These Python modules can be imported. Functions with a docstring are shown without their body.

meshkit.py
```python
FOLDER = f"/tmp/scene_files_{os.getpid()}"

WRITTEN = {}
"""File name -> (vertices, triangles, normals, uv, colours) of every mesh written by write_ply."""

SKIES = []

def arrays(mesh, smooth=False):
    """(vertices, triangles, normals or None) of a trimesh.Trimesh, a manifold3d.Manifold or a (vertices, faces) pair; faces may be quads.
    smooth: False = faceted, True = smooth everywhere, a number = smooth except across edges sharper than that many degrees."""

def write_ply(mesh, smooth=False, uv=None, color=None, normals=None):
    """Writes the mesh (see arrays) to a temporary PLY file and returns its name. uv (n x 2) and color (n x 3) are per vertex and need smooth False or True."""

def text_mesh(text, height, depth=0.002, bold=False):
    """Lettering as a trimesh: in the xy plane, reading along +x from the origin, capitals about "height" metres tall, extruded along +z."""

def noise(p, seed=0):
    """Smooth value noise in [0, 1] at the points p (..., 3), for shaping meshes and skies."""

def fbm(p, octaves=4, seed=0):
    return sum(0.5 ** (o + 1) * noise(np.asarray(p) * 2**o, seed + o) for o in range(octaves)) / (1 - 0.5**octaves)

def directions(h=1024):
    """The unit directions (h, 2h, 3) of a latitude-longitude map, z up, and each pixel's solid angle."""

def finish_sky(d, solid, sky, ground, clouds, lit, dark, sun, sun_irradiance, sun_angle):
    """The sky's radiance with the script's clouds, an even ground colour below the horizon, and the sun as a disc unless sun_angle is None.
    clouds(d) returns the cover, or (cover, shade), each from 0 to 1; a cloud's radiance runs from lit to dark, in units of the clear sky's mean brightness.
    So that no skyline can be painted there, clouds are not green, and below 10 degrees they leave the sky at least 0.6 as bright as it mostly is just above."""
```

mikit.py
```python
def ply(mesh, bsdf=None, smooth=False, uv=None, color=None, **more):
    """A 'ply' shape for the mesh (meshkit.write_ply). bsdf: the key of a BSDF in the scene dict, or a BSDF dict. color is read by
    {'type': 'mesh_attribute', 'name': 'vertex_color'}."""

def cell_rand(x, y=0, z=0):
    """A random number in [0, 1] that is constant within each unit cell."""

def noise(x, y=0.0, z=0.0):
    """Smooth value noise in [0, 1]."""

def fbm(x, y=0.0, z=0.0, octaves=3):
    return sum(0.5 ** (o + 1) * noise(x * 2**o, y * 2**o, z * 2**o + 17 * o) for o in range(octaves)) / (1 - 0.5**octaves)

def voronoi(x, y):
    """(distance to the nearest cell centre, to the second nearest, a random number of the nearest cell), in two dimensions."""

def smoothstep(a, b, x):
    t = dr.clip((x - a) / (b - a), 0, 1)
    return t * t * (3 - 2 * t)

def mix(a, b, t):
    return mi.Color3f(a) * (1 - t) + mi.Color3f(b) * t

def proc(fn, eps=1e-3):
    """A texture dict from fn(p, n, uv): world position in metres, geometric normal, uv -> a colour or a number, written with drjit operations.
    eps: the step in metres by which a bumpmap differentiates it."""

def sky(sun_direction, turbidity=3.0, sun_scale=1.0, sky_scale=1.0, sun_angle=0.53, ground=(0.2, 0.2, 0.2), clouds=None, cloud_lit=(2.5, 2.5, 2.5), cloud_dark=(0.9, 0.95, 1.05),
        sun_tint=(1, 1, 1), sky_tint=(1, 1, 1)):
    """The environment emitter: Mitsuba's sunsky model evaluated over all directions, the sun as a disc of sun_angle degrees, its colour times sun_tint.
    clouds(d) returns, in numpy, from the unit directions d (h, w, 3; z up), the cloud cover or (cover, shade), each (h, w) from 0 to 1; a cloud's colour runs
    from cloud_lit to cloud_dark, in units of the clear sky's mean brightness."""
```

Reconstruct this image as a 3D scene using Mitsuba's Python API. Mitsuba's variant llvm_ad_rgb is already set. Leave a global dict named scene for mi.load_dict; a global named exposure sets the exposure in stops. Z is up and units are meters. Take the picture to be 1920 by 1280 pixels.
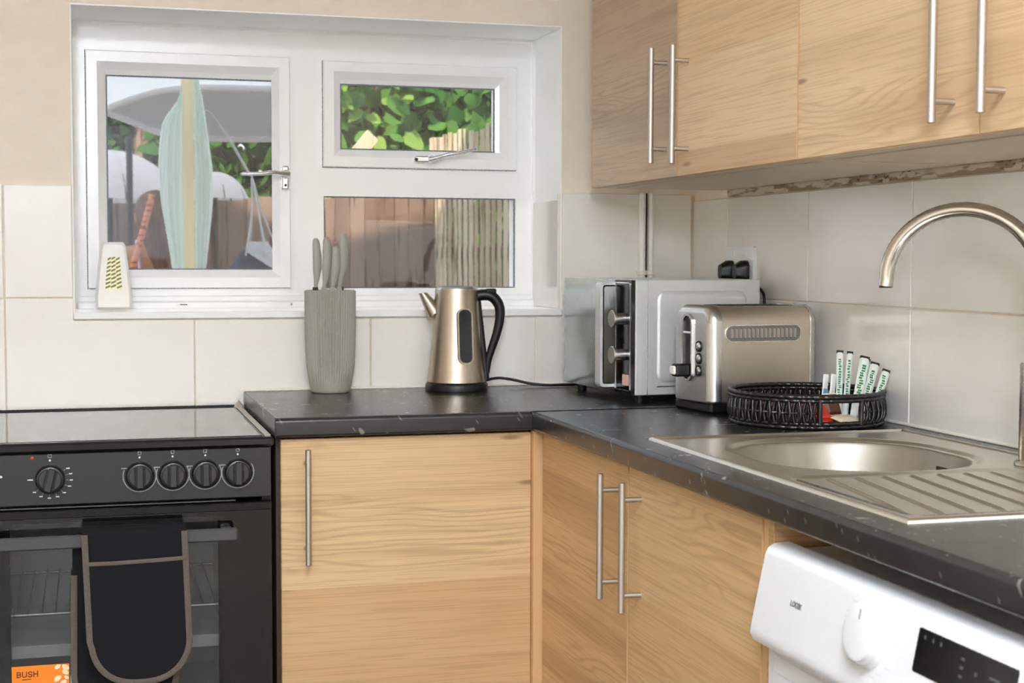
import math, random
import numpy as np, trimesh, mitsuba as mi, drjit as dr
import shapely.geometry as sg
from shapely import affinity
import manifold3d as m3
import mikit, meshkit
from mikit import proc, noise, fbm, voronoi, cell_rand, smoothstep, mix

T = mi.ScalarTransform4f
PI = math.pi
scene, labels = {}, {}

# ---------------------------------------------------------------- camera, sky, sun, lamps, exposure
F_PX, YAW, PITCH, ROLL = 2778.5, math.radians(15.955), math.radians(-3.170), math.radians(0.138)
CAM = np.array([-1.4577, -3.4514, 1.2063])
_f = np.array([math.sin(YAW) * math.cos(PITCH), math.cos(YAW) * math.cos(PITCH), math.sin(PITCH)])
_r = np.array([math.cos(YAW), -math.sin(YAW), 0.0])
_u = np.cross(_r, _f)
_up = -_r * math.sin(ROLL) + _u * math.cos(ROLL)
scene['camera'] = {'type': 'thinlens', 'fov': math.degrees(2 * math.atan(960 / F_PX)), 'fov_axis': 'x',
                   'aperture_radius': 0.0026, 'focus_distance': 2.75, 'near_clip': 0.05, 'far_clip': 200.0,
                   'to_world': T().look_at(origin=CAM.tolist(), target=(CAM + _f).tolist(), up=_up.tolist())}
exposure = 0.62
SUN = np.array([-0.40, -0.72, 0.60])


def cloud_cover(d):
    n = meshkit.fbm(np.stack([d[..., 0] * 3.0, d[..., 1] * 3.0, d[..., 2] * 5.0], -1))
    return np.clip((n - 0.30) * 5.0, 0, 1), np.clip((n - 0.5) * 2.0, 0, 0.7)


scene['sky'] = mikit.sky(SUN, turbidity=3.5, sun_scale=2.8, sky_scale=7.0, ground=(0.25, 0.24, 0.22), clouds=cloud_cover, cloud_lit=(1.9, 1.95, 2.05), cloud_dark=(1.1, 1.15, 1.25), sky_tint=(1.0, 0.97, 0.92))
LAMP = 18.0          # radiance of the added ceiling panel
ADDED_PENDANT = 46.0  # radiance of the globe added as fill light
LAMP_RGB = (0.92, 1.0, 1.12)


# ---------------------------------------------------------------- helpers
used = {}


def numbered(name):
    k = used.get(name, 0)
    used[name] = k + 1
    return name if k == 0 else f'{name}_{k:03d}'


def add(name, mesh, mat, parent=None, smooth=False, **more):
    key = numbered(f'{parent}__{name}' if parent else name)
    scene[key] = mikit.ply(mesh, mat, smooth=smooth, **more)
    return key


def thing(name, label, cat, group=None):
    key = numbered(name)
    labels[key] = {'label': label, 'category': cat}
    if group:
        labels[key]['group'] = group
    return key


def tag(key, label, cat, group=None):
    labels[key] = {'label': label, 'category': cat}
    if group:
        labels[key]['group'] = group
    return key


def struct(name, mesh=None, mat=None, label=None, smooth=False):
    key = numbered(name)
    if mesh is not None:
        scene[key] = mikit.ply(mesh, mat, smooth=smooth)
    labels[key] = {'kind': 'structure'}
    if label:
        labels[key]['label'] = label
    return key


def note(key, label):
    labels.setdefault(key, {})['label'] = label
    return key


def cat_(*ms):
    return trimesh.util.concatenate([m for m in ms if m is not None])


def hull(pts):
    return trimesh.convex.convex_hull(np.asarray(pts, float))


def rbox(x0, x1, y0, y1, z0, z1, c=0.0015):
    """a box with chamfered edges"""
    lo, hi = np.minimum([x0, y0, z0], [x1, y1, z1]), np.maximum([x0, y0, z0], [x1, y1, z1])
    c = min(c, 0.49 * float((hi - lo).min()))
    if c <= 0:
        m = trimesh.creation.box(extents=hi - lo)
        m.apply_translation((hi + lo) / 2)
        return m
    pts = []
    for s in np.ndindex(2, 2, 2):
        p = np.where(np.array(s) == 0, lo, hi)
        d = np.where(np.array(s) == 0, c, -c)
        for k in range(3):
            q = p + d
            q[k] = p[k]
            pts.append(q)
    return hull(pts)


def rounded(x0, x1, y0, y1, z0, z1, r, n=6):
    """a box with edges and corners rounded by r"""
    s = trimesh.creation.uv_sphere(radius=r, count=[2 * n, 4 * n])
    pts = [s.vertices + [x, y, z] for x in (x0 + r, x1 - r) for y in (y0 + r, y1 - r) for z in (z0 + r, z1 - r)]
    return hull(np.vstack(pts))


def tube(path, r, n=12, closed=False, caps=True):
    P = np.asarray(path, float)
    k = len(P)
    R = np.full(k, r) if np.isscalar(r) else np.asarray(r, float)
    if closed:
        t = np.roll(P, -1, 0) - np.roll(P, 1, 0)
    else:
        t = np.gradient(P, axis=0)
    t /= np.maximum(np.linalg.norm(t, axis=1, keepdims=True), 1e-12)
    a = np.array([0, 0, 1.0]) if abs(t[0][2]) < 0.9 else np.array([1.0, 0, 0])
    nrm = np.cross(t[0], a)
    nrm /= np.linalg.norm(nrm)
    V = []
    ang = np.arange(n) * 2 * PI / n
    for i in range(k):
        nrm = nrm - t[i] * (nrm @ t[i])
        nrm /= np.linalg.norm(nrm)
        b = np.cross(t[i], nrm)
        V.append(P[i] + R[i] * (np.cos(ang)[:, None] * nrm + np.sin(ang)[:, None] * b))
    V = np.vstack(V)
    Fc = []
    for i in range(k if closed else k - 1):
        j = (i + 1) % k
        for q in range(n):
            w = (q + 1) % n
            Fc += [[i * n + q, i * n + w, j * n + w], [i * n + q, j * n + w, j * n + q]]
    if not closed and caps:
        V = np.vstack([V, P[0], P[-1]])
        c0, c1 = k * n, k * n + 1
        for q in range(n):
            w = (q + 1) % n
            Fc += [[c0, w, q], [c1, (k - 1) * n + q, (k - 1) * n + w]]
    return trimesh.Trimesh(V, Fc, process=False)


def bezier(pts, n=24):
    """Catmull-Rom through the points"""
    P = np.asarray(pts, float)
    P = np.vstack([2 * P[0] - P[1], P, 2 * P[-1] - P[-2]])
    out = []
    for i in range(1, len(P) - 2):
        for t in np.linspace(0, 1, n, endpoint=False):
            out.append(0.5 * (2 * P[i] + (P[i + 1] - P[i - 1]) * t + (2 * P[i - 1] - 5 * P[i] + 4 * P[i + 1] - P[i + 2]) * t ** 2
                              + (3 * P[i] - P[i - 1] - 3 * P[i + 1] + P[i + 2]) * t ** 3))
    out.append(P[-2])
    return np.array(out)


def lathe(profile, n=48, centre=(0, 0, 0)):
    """revolve (r, z) around z; rings with r = 0 collapse"""
    pr = np.asarray(profile, float)
    a = np.arange(n) * 2 * PI / n
    V = np.vstack([np.stack([r * np.cos(a), r * np.sin(a), np.full(n, z)], 1) for r, z in pr]) + centre
    Fc = []
    for i in range(len(pr) - 1):
        for q in range(n):
            w = (q + 1) % n
            if pr[i + 1][0] > 1e-9 or True:
                Fc += [[i * n + q, i * n + w, (i + 1) * n + w], [i * n + q, (i + 1) * n + w, (i + 1) * n + q]]
    return trimesh.Trimesh(V, Fc, process=False)


def extr(poly, h):
    gs = getattr(poly, 'geoms', [poly])
    return cat_(*[trimesh.creation.extrude_polygon(g, h, engine='earcut') for g in gs])


def M(cols, o):
    m = np.eye(4)
    m[:3, :3] = np.array(cols, float).T
    m[:3, 3] = o
    return m


def on_back(mesh, y):
    """(u, v, w) -> x = u, z = v, y = y - w : a drawing on a face that looks towards -y"""
    mesh = mesh.copy()
    mesh.apply_transform(M([[1, 0, 0], [0, 0, 1], [0, -1, 0]], [0, y, 0]))
    return mesh


def on_right(mesh, x):
    """(u, v, w) -> y = -u, z = v, x = x - w : a drawing on a face that looks towards -x"""
    mesh = mesh.copy()
    mesh.apply_transform(M([[0, -1, 0], [0, 0, 1], [-1, 0, 0]], [x, 0, 0]))
    return mesh


def moved(mesh, loc=(0, 0, 0), rotz=0.0):
    mesh = mesh.copy()
    mesh.apply_transform(trimesh.transformations.rotation_matrix(rotz, [0, 0, 1]))
    mesh.apply_translation(loc)
    return mesh


def rrect(x0, x1, y0, y1, r, n=8):
    return sg.box(x0 + r, y0 + r, x1 - r, y1 - r).buffer(r, quad_segs=n)


def ring(poly, w):
    return poly.difference(poly.buffer(-w))


def smoothed(bones, step=0.02, it=8):
    """one continuous skin over hulls of spheres: bones = [((p, r), (q, s)), ...]"""
    parts = []
    for ends in bones:
        parts.append(m3.Manifold.batch_hull([m3.Manifold.sphere(r, 20).translate(list(map(float, p))) for p, r in ends]))
    mm = m3.Manifold.batch_boolean(parts, m3.OpType.Add).refine_to_length(step).to_mesh()
    t = trimesh.Trimesh(mm.vert_properties[:, :3], mm.tri_verts, process=True)
    trimesh.smoothing.filter_taubin(t, iterations=it)
    return t


# ---------------------------------------------------------------- materials
def rgb(c):
    return {'type': 'rgb', 'value': list(c)}


def srgb(r, g, b):
    return [((v / 255 + 0.055) / 1.055) ** 2.4 if v > 10 else v / 255 / 12.92 for v in (r, g, b)]


def plastic(name, c, rough=0.3, spec=0.5, bump=None, bump_scale=1.0, **kw):
    d = {'type': 'principled', 'base_color': c if isinstance(c, dict) else rgb(c), 'roughness': rough, 'specular': spec, **kw}
    if bump is not None:
        d = {'type': 'bumpmap', 'arbitrary': bump, 'scale': bump_scale, 'bsdf': d}
    scene[name] = {'type': 'twosided', 'bsdf': d}
    return name


def gloss(name, c, alpha, ior=1.5):
    scene[name] = {'type': 'twosided', 'bsdf': {'type': 'roughplastic', 'diffuse_reflectance': c if isinstance(c, dict) else rgb(c), 'alpha': alpha, 'int_ior': ior, 'nonlinear': False}}
    return name


def metal(name, c, alpha=0.15, bump=None, bump_scale=1.0, au=None, av=None):
    d = {'type': 'roughconductor', 'material': 'none', 'specular_reflectance': rgb(c), 'distribution': 'ggx'}
    if au:
        d['alpha_u'], d['alpha_v'] = au, av
    else:
        d['alpha'] = alpha
    if bump is not None:
        d = {'type': 'bumpmap', 'arbitrary': bump, 'scale': bump_scale, 'bsdf': d}
    scene[name] = {'type': 'twosided', 'bsdf': d}
    return name


def oak_fn(dark, mid, light, seed, board=0.155):
    def fn(p, n, uv):
        h, v = p.x * 1.0 + p.y * 1.0 + seed * 3.17, p.z
        # boards glued edge to edge: a tone and a grain of their own
        wob = 0.012 * (noise(h * 1.3, v * 3.0, seed) - 0.5)
        k = dr.floor((v + wob + seed * 0.37) / board)
        seg = mi.Float(seed)
        tone = cell_rand(k, seg, seed)
        off = cell_rand(k, seg, seed + 9) * 40
        g = h + off
        bend = fbm(g * 1.7, v * 8 + off, seed, 3)
        fine = fbm(g * 9, v * 520, seed, 2)
        mid_ = fbm(g * 3.0, v * 90 + off, seed + 2, 3)
        rings = (v - (k + 0.5) * board) * 60 + 8.0 * bend + 2.4 * fbm(g * 5, v * 40, seed + 3, 2)
        ln = dr.abs(rings - dr.floor(rings) - 0.5) * 2
        line = smoothstep(0.40, 1.0, ln) * smoothstep(0.56, 0.74, noise(g * 1.3, v * 11, seed + 6))
        c = mix(mid, light, smoothstep(0.15, 0.85, tone * 0.75 + bend * 0.4))
        c = mix(c, dark, 0.30 * line)
        c = mix(c, dark, 0.22 * smoothstep(0.46, 0.75, fine))
        c = mix(c, dark, 0.13 * smoothstep(0.55, 0.80, mid_))
        c = mix(c, dark, 0.34 * smoothstep(0.58, 0.85, noise(g * 1.2, v * 17, seed + 2)))
        # a few small knots
        d1, d2, w = voronoi(g * 2.4, v * 11.0)
        c = mix(c, mi.Color3f(dark) * 0.62, 0.7 * smoothstep(0.075, 0.02, d1) * smoothstep(0.80, 0.84, w))
        return c
    return fn


OAK_D, OAK_M, OAK_L = srgb(146, 110, 74), srgb(198, 160, 114), srgb(216, 184, 141)
plastic('oak', proc(oak_fn(OAK_D, OAK_M, OAK_L, 1.0)), 0.42, 0.35)
plastic('oak_b', proc(oak_fn(srgb(136, 98, 64), srgb(186, 146, 100), srgb(202, 164, 118), 4.0)), 0.42, 0.35)
plastic('oak_c', proc(oak_fn(OAK_D, OAK_M, OAK_L, 7.0, 0.19)), 0.42, 0.35)
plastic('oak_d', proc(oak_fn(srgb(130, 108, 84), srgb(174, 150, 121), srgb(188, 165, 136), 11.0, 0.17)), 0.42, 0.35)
UP = (srgb(160, 126, 90), srgb(212, 178, 136), srgb(228, 200, 162))
plastic('oak_e', proc(oak_fn(*UP, 15.0, 0.17)), 0.42, 0.35)
plastic('oak_f', proc(oak_fn(*UP, 21.0, 0.21)), 0.42, 0.35)
plastic('oak_g', proc(oak_fn(*UP, 26.0, 0.18)), 0.42, 0.35)
plastic('oak_edge', srgb(205, 165, 118), 0.45)
plastic('carcass', srgb(188, 174, 154), 0.5)
plastic('carcass_dark', srgb(62, 42, 30), 0.6)


def tile_bump(p, n, uv):
    return noise(p.x * 11 + 3, p.y * 11, p.z * 11) + 0.14 * noise(p.x * 30, p.y * 30 + 7, p.z * 26)


def tile_col(a, b):
    def fn(p, n, uv):
        return mix(a, b, noise(p.x * 2.1, p.y * 2.1, p.z * 2.1))
    return fn


scene['tile_gloss'] = {'type': 'twosided', 'bsdf': {'type': 'bumpmap', 'arbitrary': proc(tile_bump), 'scale': 0.0012, 'bsdf': {
    'type': 'roughplastic', 'diffuse_reflectance': proc(tile_col(srgb(228, 226, 219), srgb(234, 231, 224))), 'alpha': 0.03, 'int_ior': 1.55, 'nonlinear': False}}}
plastic('tile_satin', proc(tile_col(srgb(231, 227, 218), srgb(236, 233, 226))), 0.30, 0.35, bump=proc(tile_bump), bump_scale=0.0005)


def grout_fn(p, n, uv):
    return mix(srgb(205, 186, 160), srgb(222, 214, 200), noise(p.x * 6, p.y * 6, p.z * 5))


plastic('grout', proc(grout_fn), 0.8, 0.2)


def plaster_bump(p, n, uv):
    return fbm(p.x * 140, p.y * 140, p.z * 140, 2)


def plaster_fn(p, n, uv):
    return mix(srgb(228, 217, 201), srgb(235, 226, 212), fbm(p.x * 30, p.y * 30, p.z * 30, 3))


plastic('plaster', proc(plaster_fn), 0.75, 0.2, bump=proc(plaster_bump), bump_scale=0.0012)
plastic('white_paint', srgb(236, 234, 230), 0.55, 0.3)
plastic('ceiling_paint', srgb(240, 238, 233), 0.8, 0.2)
plastic('upvc', srgb(240, 240, 238), 0.22, 0.5)
plastic('shade_line_grey', srgb(96, 98, 100), 0.6)  # colour of the shadow line drawn round the sashes
plastic('gasket', srgb(84, 94, 106), 0.5)


def mould_fn(p, n, uv):
    s = fbm(p.x * 40, p.y * 26, p.z * 90, 3)
    c = mix(srgb(206, 196, 180), srgb(150, 132, 112), smoothstep(0.42, 0.6, s))
    return mix(c, srgb(48, 40, 36), 0.8 * smoothstep(0.56, 0.74, fbm(p.x * 70, p.y * 90 + 4, p.z * 170, 3)) * smoothstep(0.45, 0.7, noise(0, p.y * 6, 1)))


plastic('mould', proc(mould_fn), 0.9, 0.1)


def worktop_fn(p, n, uv):
    u = p.x + 0.6 * p.z
    w = p.y - 0.8 * p.z
    c = mix(srgb(27, 28, 30), srgb(37, 38, 40), fbm(p.x * 22, p.y * 22, p.z * 22, 3))
    d1, d2, r = voronoi(u * 26 + 1.2 * noise(u * 40, w * 40), w * 26)
    sz = 0.05 + 0.16 * cell_rand(r * 977, 3)
    fl = smoothstep(sz, sz * 0.5, d1) * smoothstep(0.81, 0.84, r)
    c = mix(c, srgb(132, 130, 122), 0.75 * fl)
    e1, e2, q = voronoi(u * 90, w * 90 + p.z * 31)
    return mix(c, srgb(104, 102, 97), 0.6 * smoothstep(0.24, 0.1, e1) * smoothstep(0.90, 0.915, q))


gloss('worktop_laminate', proc(worktop_fn), 0.11, 1.66)
gloss('black_gloss', srgb(10, 10, 11), 0.03)
scene['hob_black'] = {'type': 'twosided', 'bsdf': {'type': 'plastic', 'diffuse_reflectance': rgb(srgb(14, 13, 12)), 'int_ior': 1.9}}
plastic('black_enamel', srgb(16, 16, 18), 0.18, 0.5)
plastic('panel_black', srgb(42, 42, 42), 0.35, 0.4)
plastic('knob_black', srgb(20, 20, 20), 0.3, 0.5)
plastic('knob_grey', srgb(44, 44, 44), 0.35, 0.5)
plastic('rubber_black', srgb(11, 11, 12), 0.4, 0.4)
plastic('matt_black', srgb(9, 9, 9), 0.6, 0.1)
plastic('handle_grey', srgb(66, 66, 67), 0.35, 0.5)
plastic('print_white', srgb(205, 205, 203), 0.5)
plastic('print_grey', srgb(138, 142, 142), 0.5)
plastic('print_dark', srgb(70, 72, 74), 0.5)
plastic('print_faint', srgb(214, 214, 213), 0.5)
plastic('red_lens', srgb(170, 40, 26), 0.2)
plastic('orange_paper', srgb(250, 132, 24), 0.45)
plastic('cream_print', srgb(252, 222, 176), 0.5)
plastic('brown_print', srgb(92, 40, 12), 0.5)
plastic('white_paper', srgb(232, 232, 228), 0.5)
plastic('white_gloss', srgb(228, 229, 230), 0.16, 0.5)
plastic('white_plastic', srgb(232, 230, 224), 0.3, 0.5)
plastic('yellow_gel', srgb(240, 236, 190), 0.3)
plastic('olive_slot', srgb(120, 118, 66), 0.6)
plastic('cavity_grey', srgb(176, 178, 174), 0.3, 0.5)
plastic('seal_beige', srgb(226, 222, 210), 0.5)


def cloth_fn(a, b, s=900):
    def fn(p, n, uv):
        return mix(a, b, noise(p.x * s, p.y * s, p.z * s))
    return fn


plastic('glove_cloth', proc(cloth_fn(srgb(20, 20, 22), srgb(30, 30, 33))), 0.9, 0.15)
plastic('glove_binding', proc(cloth_fn(srgb(84, 76, 68), srgb(104, 96, 88))), 0.9, 0.15)
plastic('stone_grey', proc(cloth_fn(srgb(152, 149, 138), srgb(160, 157, 146), 300)), 0.55, 0.3)
plastic('handle_sage', srgb(156, 154, 144), 0.5, 0.35)


def brush_z(p, n, uv):
    return noise(p.x * 1600, p.y * 1600, p.z * 12)


def brush_h(p, n, uv):
    return noise(p.x * 20, p.y * 20, p.z * 1700)


metal('steel_brushed', (0.66, 0.62, 0.56), 0.22)
metal('steel_kettle', (0.54, 0.46, 0.37), 0.12)
metal('steel_toaster', (0.74, 0.66, 0.56), 0.17)
metal('steel_sink', (0.88, 0.85, 0.79), 0.085)
metal('steel_bowl', (0.46, 0.42, 0.36), 0.24)
metal('steel_satin', (0.62, 0.58, 0.53), 0.24)
metal('steel_dark', (0.30, 0.28, 0.25), 0.3)
metal('chrome', (0.80, 0.80, 0.80), 0.03)
metal('chrome_soft', (0.66, 0.65, 0.64), 0.09)
metal('tap_steel', (0.66, 0.61, 0.56), 0.035)
plastic('silver_paint', (0.66, 0.67, 0.66), 0.34, 0.5, metallic=0.35)
metal('mirror_glass', (0.50, 0.54, 0.53), 0.02)
scene['pane_glass'] = {'type': 'thindielectric', 'int_ior': 1.5}
scene['oven_glass'] = {'type': 'thindielectric', 'int_ior': 1.5, 'specular_transmittance': rgb((0.62, 0.64, 0.62))}

# ---------------------------------------------------------------- the room
WX0, WX1, WZ0, WZ1 = -1.489, -0.345, 1.083, 1.770      # window opening
REC = 0.23                                             # depth of the recess to the window frame
H, XL, YR = 2.42, -3.5, -5.6
outer = sg.box(XL - 0.12, -0.12, 0.30, H + 0.0)
wall_poly = sg.box(XL - 0.12, -0.12, 0.30, H).difference(sg.box(WX0, WZ0, WX1, WZ1))
wb = struct('wall_back', on_back(extr(wall_poly, 0.30), 0.306), 'plaster', 'cream papered wall with the window and white tiles')
wr = struct('wall_right', rbox(0.006, 0.30, YR - 0.1, 0.006, -0.12, H, 0), 'plaster', 'tiled wall behind the sink')
struct('wall_left', rbox(XL - 0.12, XL, YR - 0.1, 0.006, -0.12, H, 0), 'plaster')
rear = sg.box(XL, -0.12, 0.006, H).difference(sg.box(-2.9, 0.0, -0.9, 2.1))
struct('wall_rear', on_back(extr(rear, 0.12), YR), 'plaster')
struct('ceiling', rbox(XL - 0.12, 0.30, YR - 0.12, 0.306, H, H + 0.15, 0), 'ceiling_paint')


def floor_fn(p, n, uv):
    return mix(srgb(58, 54, 50), srgb(70, 66, 61), fbm(p.x * 4, p.y * 4, 0, 3))


plastic('floor_vinyl', proc(floor_fn), 0.35, 0.4)
struct('floor', rbox(XL - 0.12, 0.30, YR - 0.12, 0.306, -0.14, 0.0, 0), 'floor_vinyl')
# unseen patio door, added behind the camera to let light in
pd = struct('door_1')
fr = cat_(on_back(extr(ring(sg.box(-2.9, 0.0, -0.9, 2.1), 0.07), 0.07), YR), on_back(extr(sg.box(-1.94, 0.07, -1.86, 2.03), 0.06), YR))
add('frame', fr, 'upvc', pd)
add('pane', on_back(extr(sg.box(-2.83, 0.07, -1.94, 2.03), 0.004), YR - 0.03), 'pane_glass', pd)
add('pane', on_back(extr(sg.box(-1.86, 0.07, -0.97, 2.03), 0.004), YR - 0.03), 'pane_glass', pd)

# upper storey of the house: what shades the garden
struct('upper_storey', on_back(extr(sg.Polygon([(-6.5, H + 0.15), (3.2, H + 0.15), (3.2, 7.7), (-3.3, 6.22), (-4.0, 6.6), (-6.5, 6.6)]), 5.0), 0.306), 'plaster')
# the flank of the house to the left and right of the kitchen
struct('house_flank', rbox(-6.5, XL - 0.12, -4.69, 0.306, -0.14, H + 0.15, 0), 'plaster')
struct('house_flank', rbox(0.30, 3.2, -4.69, 0.306, -0.14, H + 0.15, 0), 'plaster')

# unseen lamps added to light the room: a ceiling panel and a globe pendant
lx, ly = -1.35, -3.2
t = thing('added_ceiling_light', 'unseen flat square panel lamp added on the ceiling to light the kitchen', 'added ceiling light')
add('frame', moved(extr(ring(rrect(-0.45, 0.45, -0.45, 0.45, 0.01), 0.025), 0.03), (lx, ly, H - 0.03)), 'white_paint', t)
q = trimesh.Trimesh([[lx - .425, ly - .425, H - .012], [lx - .425, ly + .425, H - .012], [lx + .425, ly + .425, H - .012], [lx + .425, ly - .425, H - .012]], [[0, 1, 2], [0, 2, 3]], process=False)
add('diffuser', q, 'white_paint', t, emitter={'type': 'area', 'radiance': rgb([LAMP * v for v in LAMP_RGB])})
t = thing('added_pendant', 'unseen white globe pendant added for fill light near the patio door', 'pendant lamp')
add('cable', tube([(-1.75, -4.5, 2.08), (-1.75, -4.5, H - 0.001)], 0.004, 8), 'white_paint', t)
add('globe', trimesh.creation.icosphere(3, 0.22).apply_translation([-1.75, -4.5, 1.88]), 'white_paint', t, smooth=True, emitter={'type': 'area', 'radiance': rgb([ADDED_PENDANT * v for v in LAMP_RGB])})

# ---- tiles
GAP = 0.0028


def tile_mesh(poly, d=0.0062, c=0.0016):
    b = poly.bounds
    if abs(poly.area - (b[2] - b[0]) * (b[3] - b[1])) < 1e-7:
        return rbox(b[0], b[2], b[1], b[3], 0, d, c)
    return extr(poly, d)


hole = sg.box(WX0 - 0.002, WZ0 - 0.016, WX1 + 0.002, WZ1)
rows = [(0.6145, 0.866), (0.866, 1.1176), (1.1176, 1.3692)]
add('grout', on_back(extr(sg.box(-2.45, 0.60, 0.006, 1.366).difference(hole), 0.003), 0.0062), 'grout', wb)
for (z0, z1), x_first in zip(rows, (-1.6344, -1.6344, -1.6360)):
    for k in range(-2, 4):
        x0 = x_first + k * 0.4080
        pl = sg.box(x0 + GAP / 2, z0 + GAP / 2, x0 + 0.408 - GAP / 2, z1 - GAP / 2).intersection(sg.box(-3, 0, -0.001, 3)).difference(hole)
        for g in getattr(pl, 'geoms', [pl]):
            if g.area > 2e-4:
                add('tile', on_back(tile_mesh(g), 0.0062), 'tile_satin', wb)
add('grout', on_right(extr(sg.box(-0.006, 0.86, 3.6, 1.352), 0.003), 0.0062), 'grout', wr)
for z0, z1 in ((0.866, 1.1176), (1.1176, 1.3535)):
    for k in range(0, 9):
        u0 = -0.203 + k * 0.41
        pl = sg.box(u0 + GAP / 2, z0 + GAP / 2, u0 + 0.41 - GAP / 2, z1 - GAP / 2).intersection(sg.box(0.0005, 0, 9, 3))
        if pl.area > 2e-4:
            add('tile', on_right(tile_mesh(pl), 0.0062), 'tile_gloss', wr)
note(add('stained_strip', on_right(extr(sg.box(0.20, 1.3545, 3.5, 1.3715), 0.004), 0.006), 'mould', wr), 'mould-stained strip above the tiles')

# ---- the window
wn = struct('window_1', label='white window with an opening casement, a top vent and a fixed pane')
y0 = REC
FX0, FX1, FZ0, FZ1 = -1.489, -0.345, 1.083, 1.770
gl_l = sg.box(-1.411, 1.180, -1.015, 1.642)
gl_t = sg.box(-0.850, 1.479, -0.4535, 1.640)
gl_b = sg.box(-0.8925, 1.133, -0.3965, 1.362)
fr_holes = [sg.box(-1.450, 1.143, -0.985, 1.688), sg.box(-0.886, 1.440, -0.405, 1.688), gl_b]
fp = sg.box(FX0, FZ0, FX1, FZ1)
for h_ in fr_holes:
    fp = fp.difference(h_)
add('frame', on_back(extr(fp, 0.060), y0 + 0.060), 'upvc', wn)
# raised outer lip along jambs, head and foot
add('frame_lip', on_back(extr(ring(sg.box(FX0 + 0.0, FZ0, FX1, FZ1), 0.010), 0.012), y0), 'upvc', wn)


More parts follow.
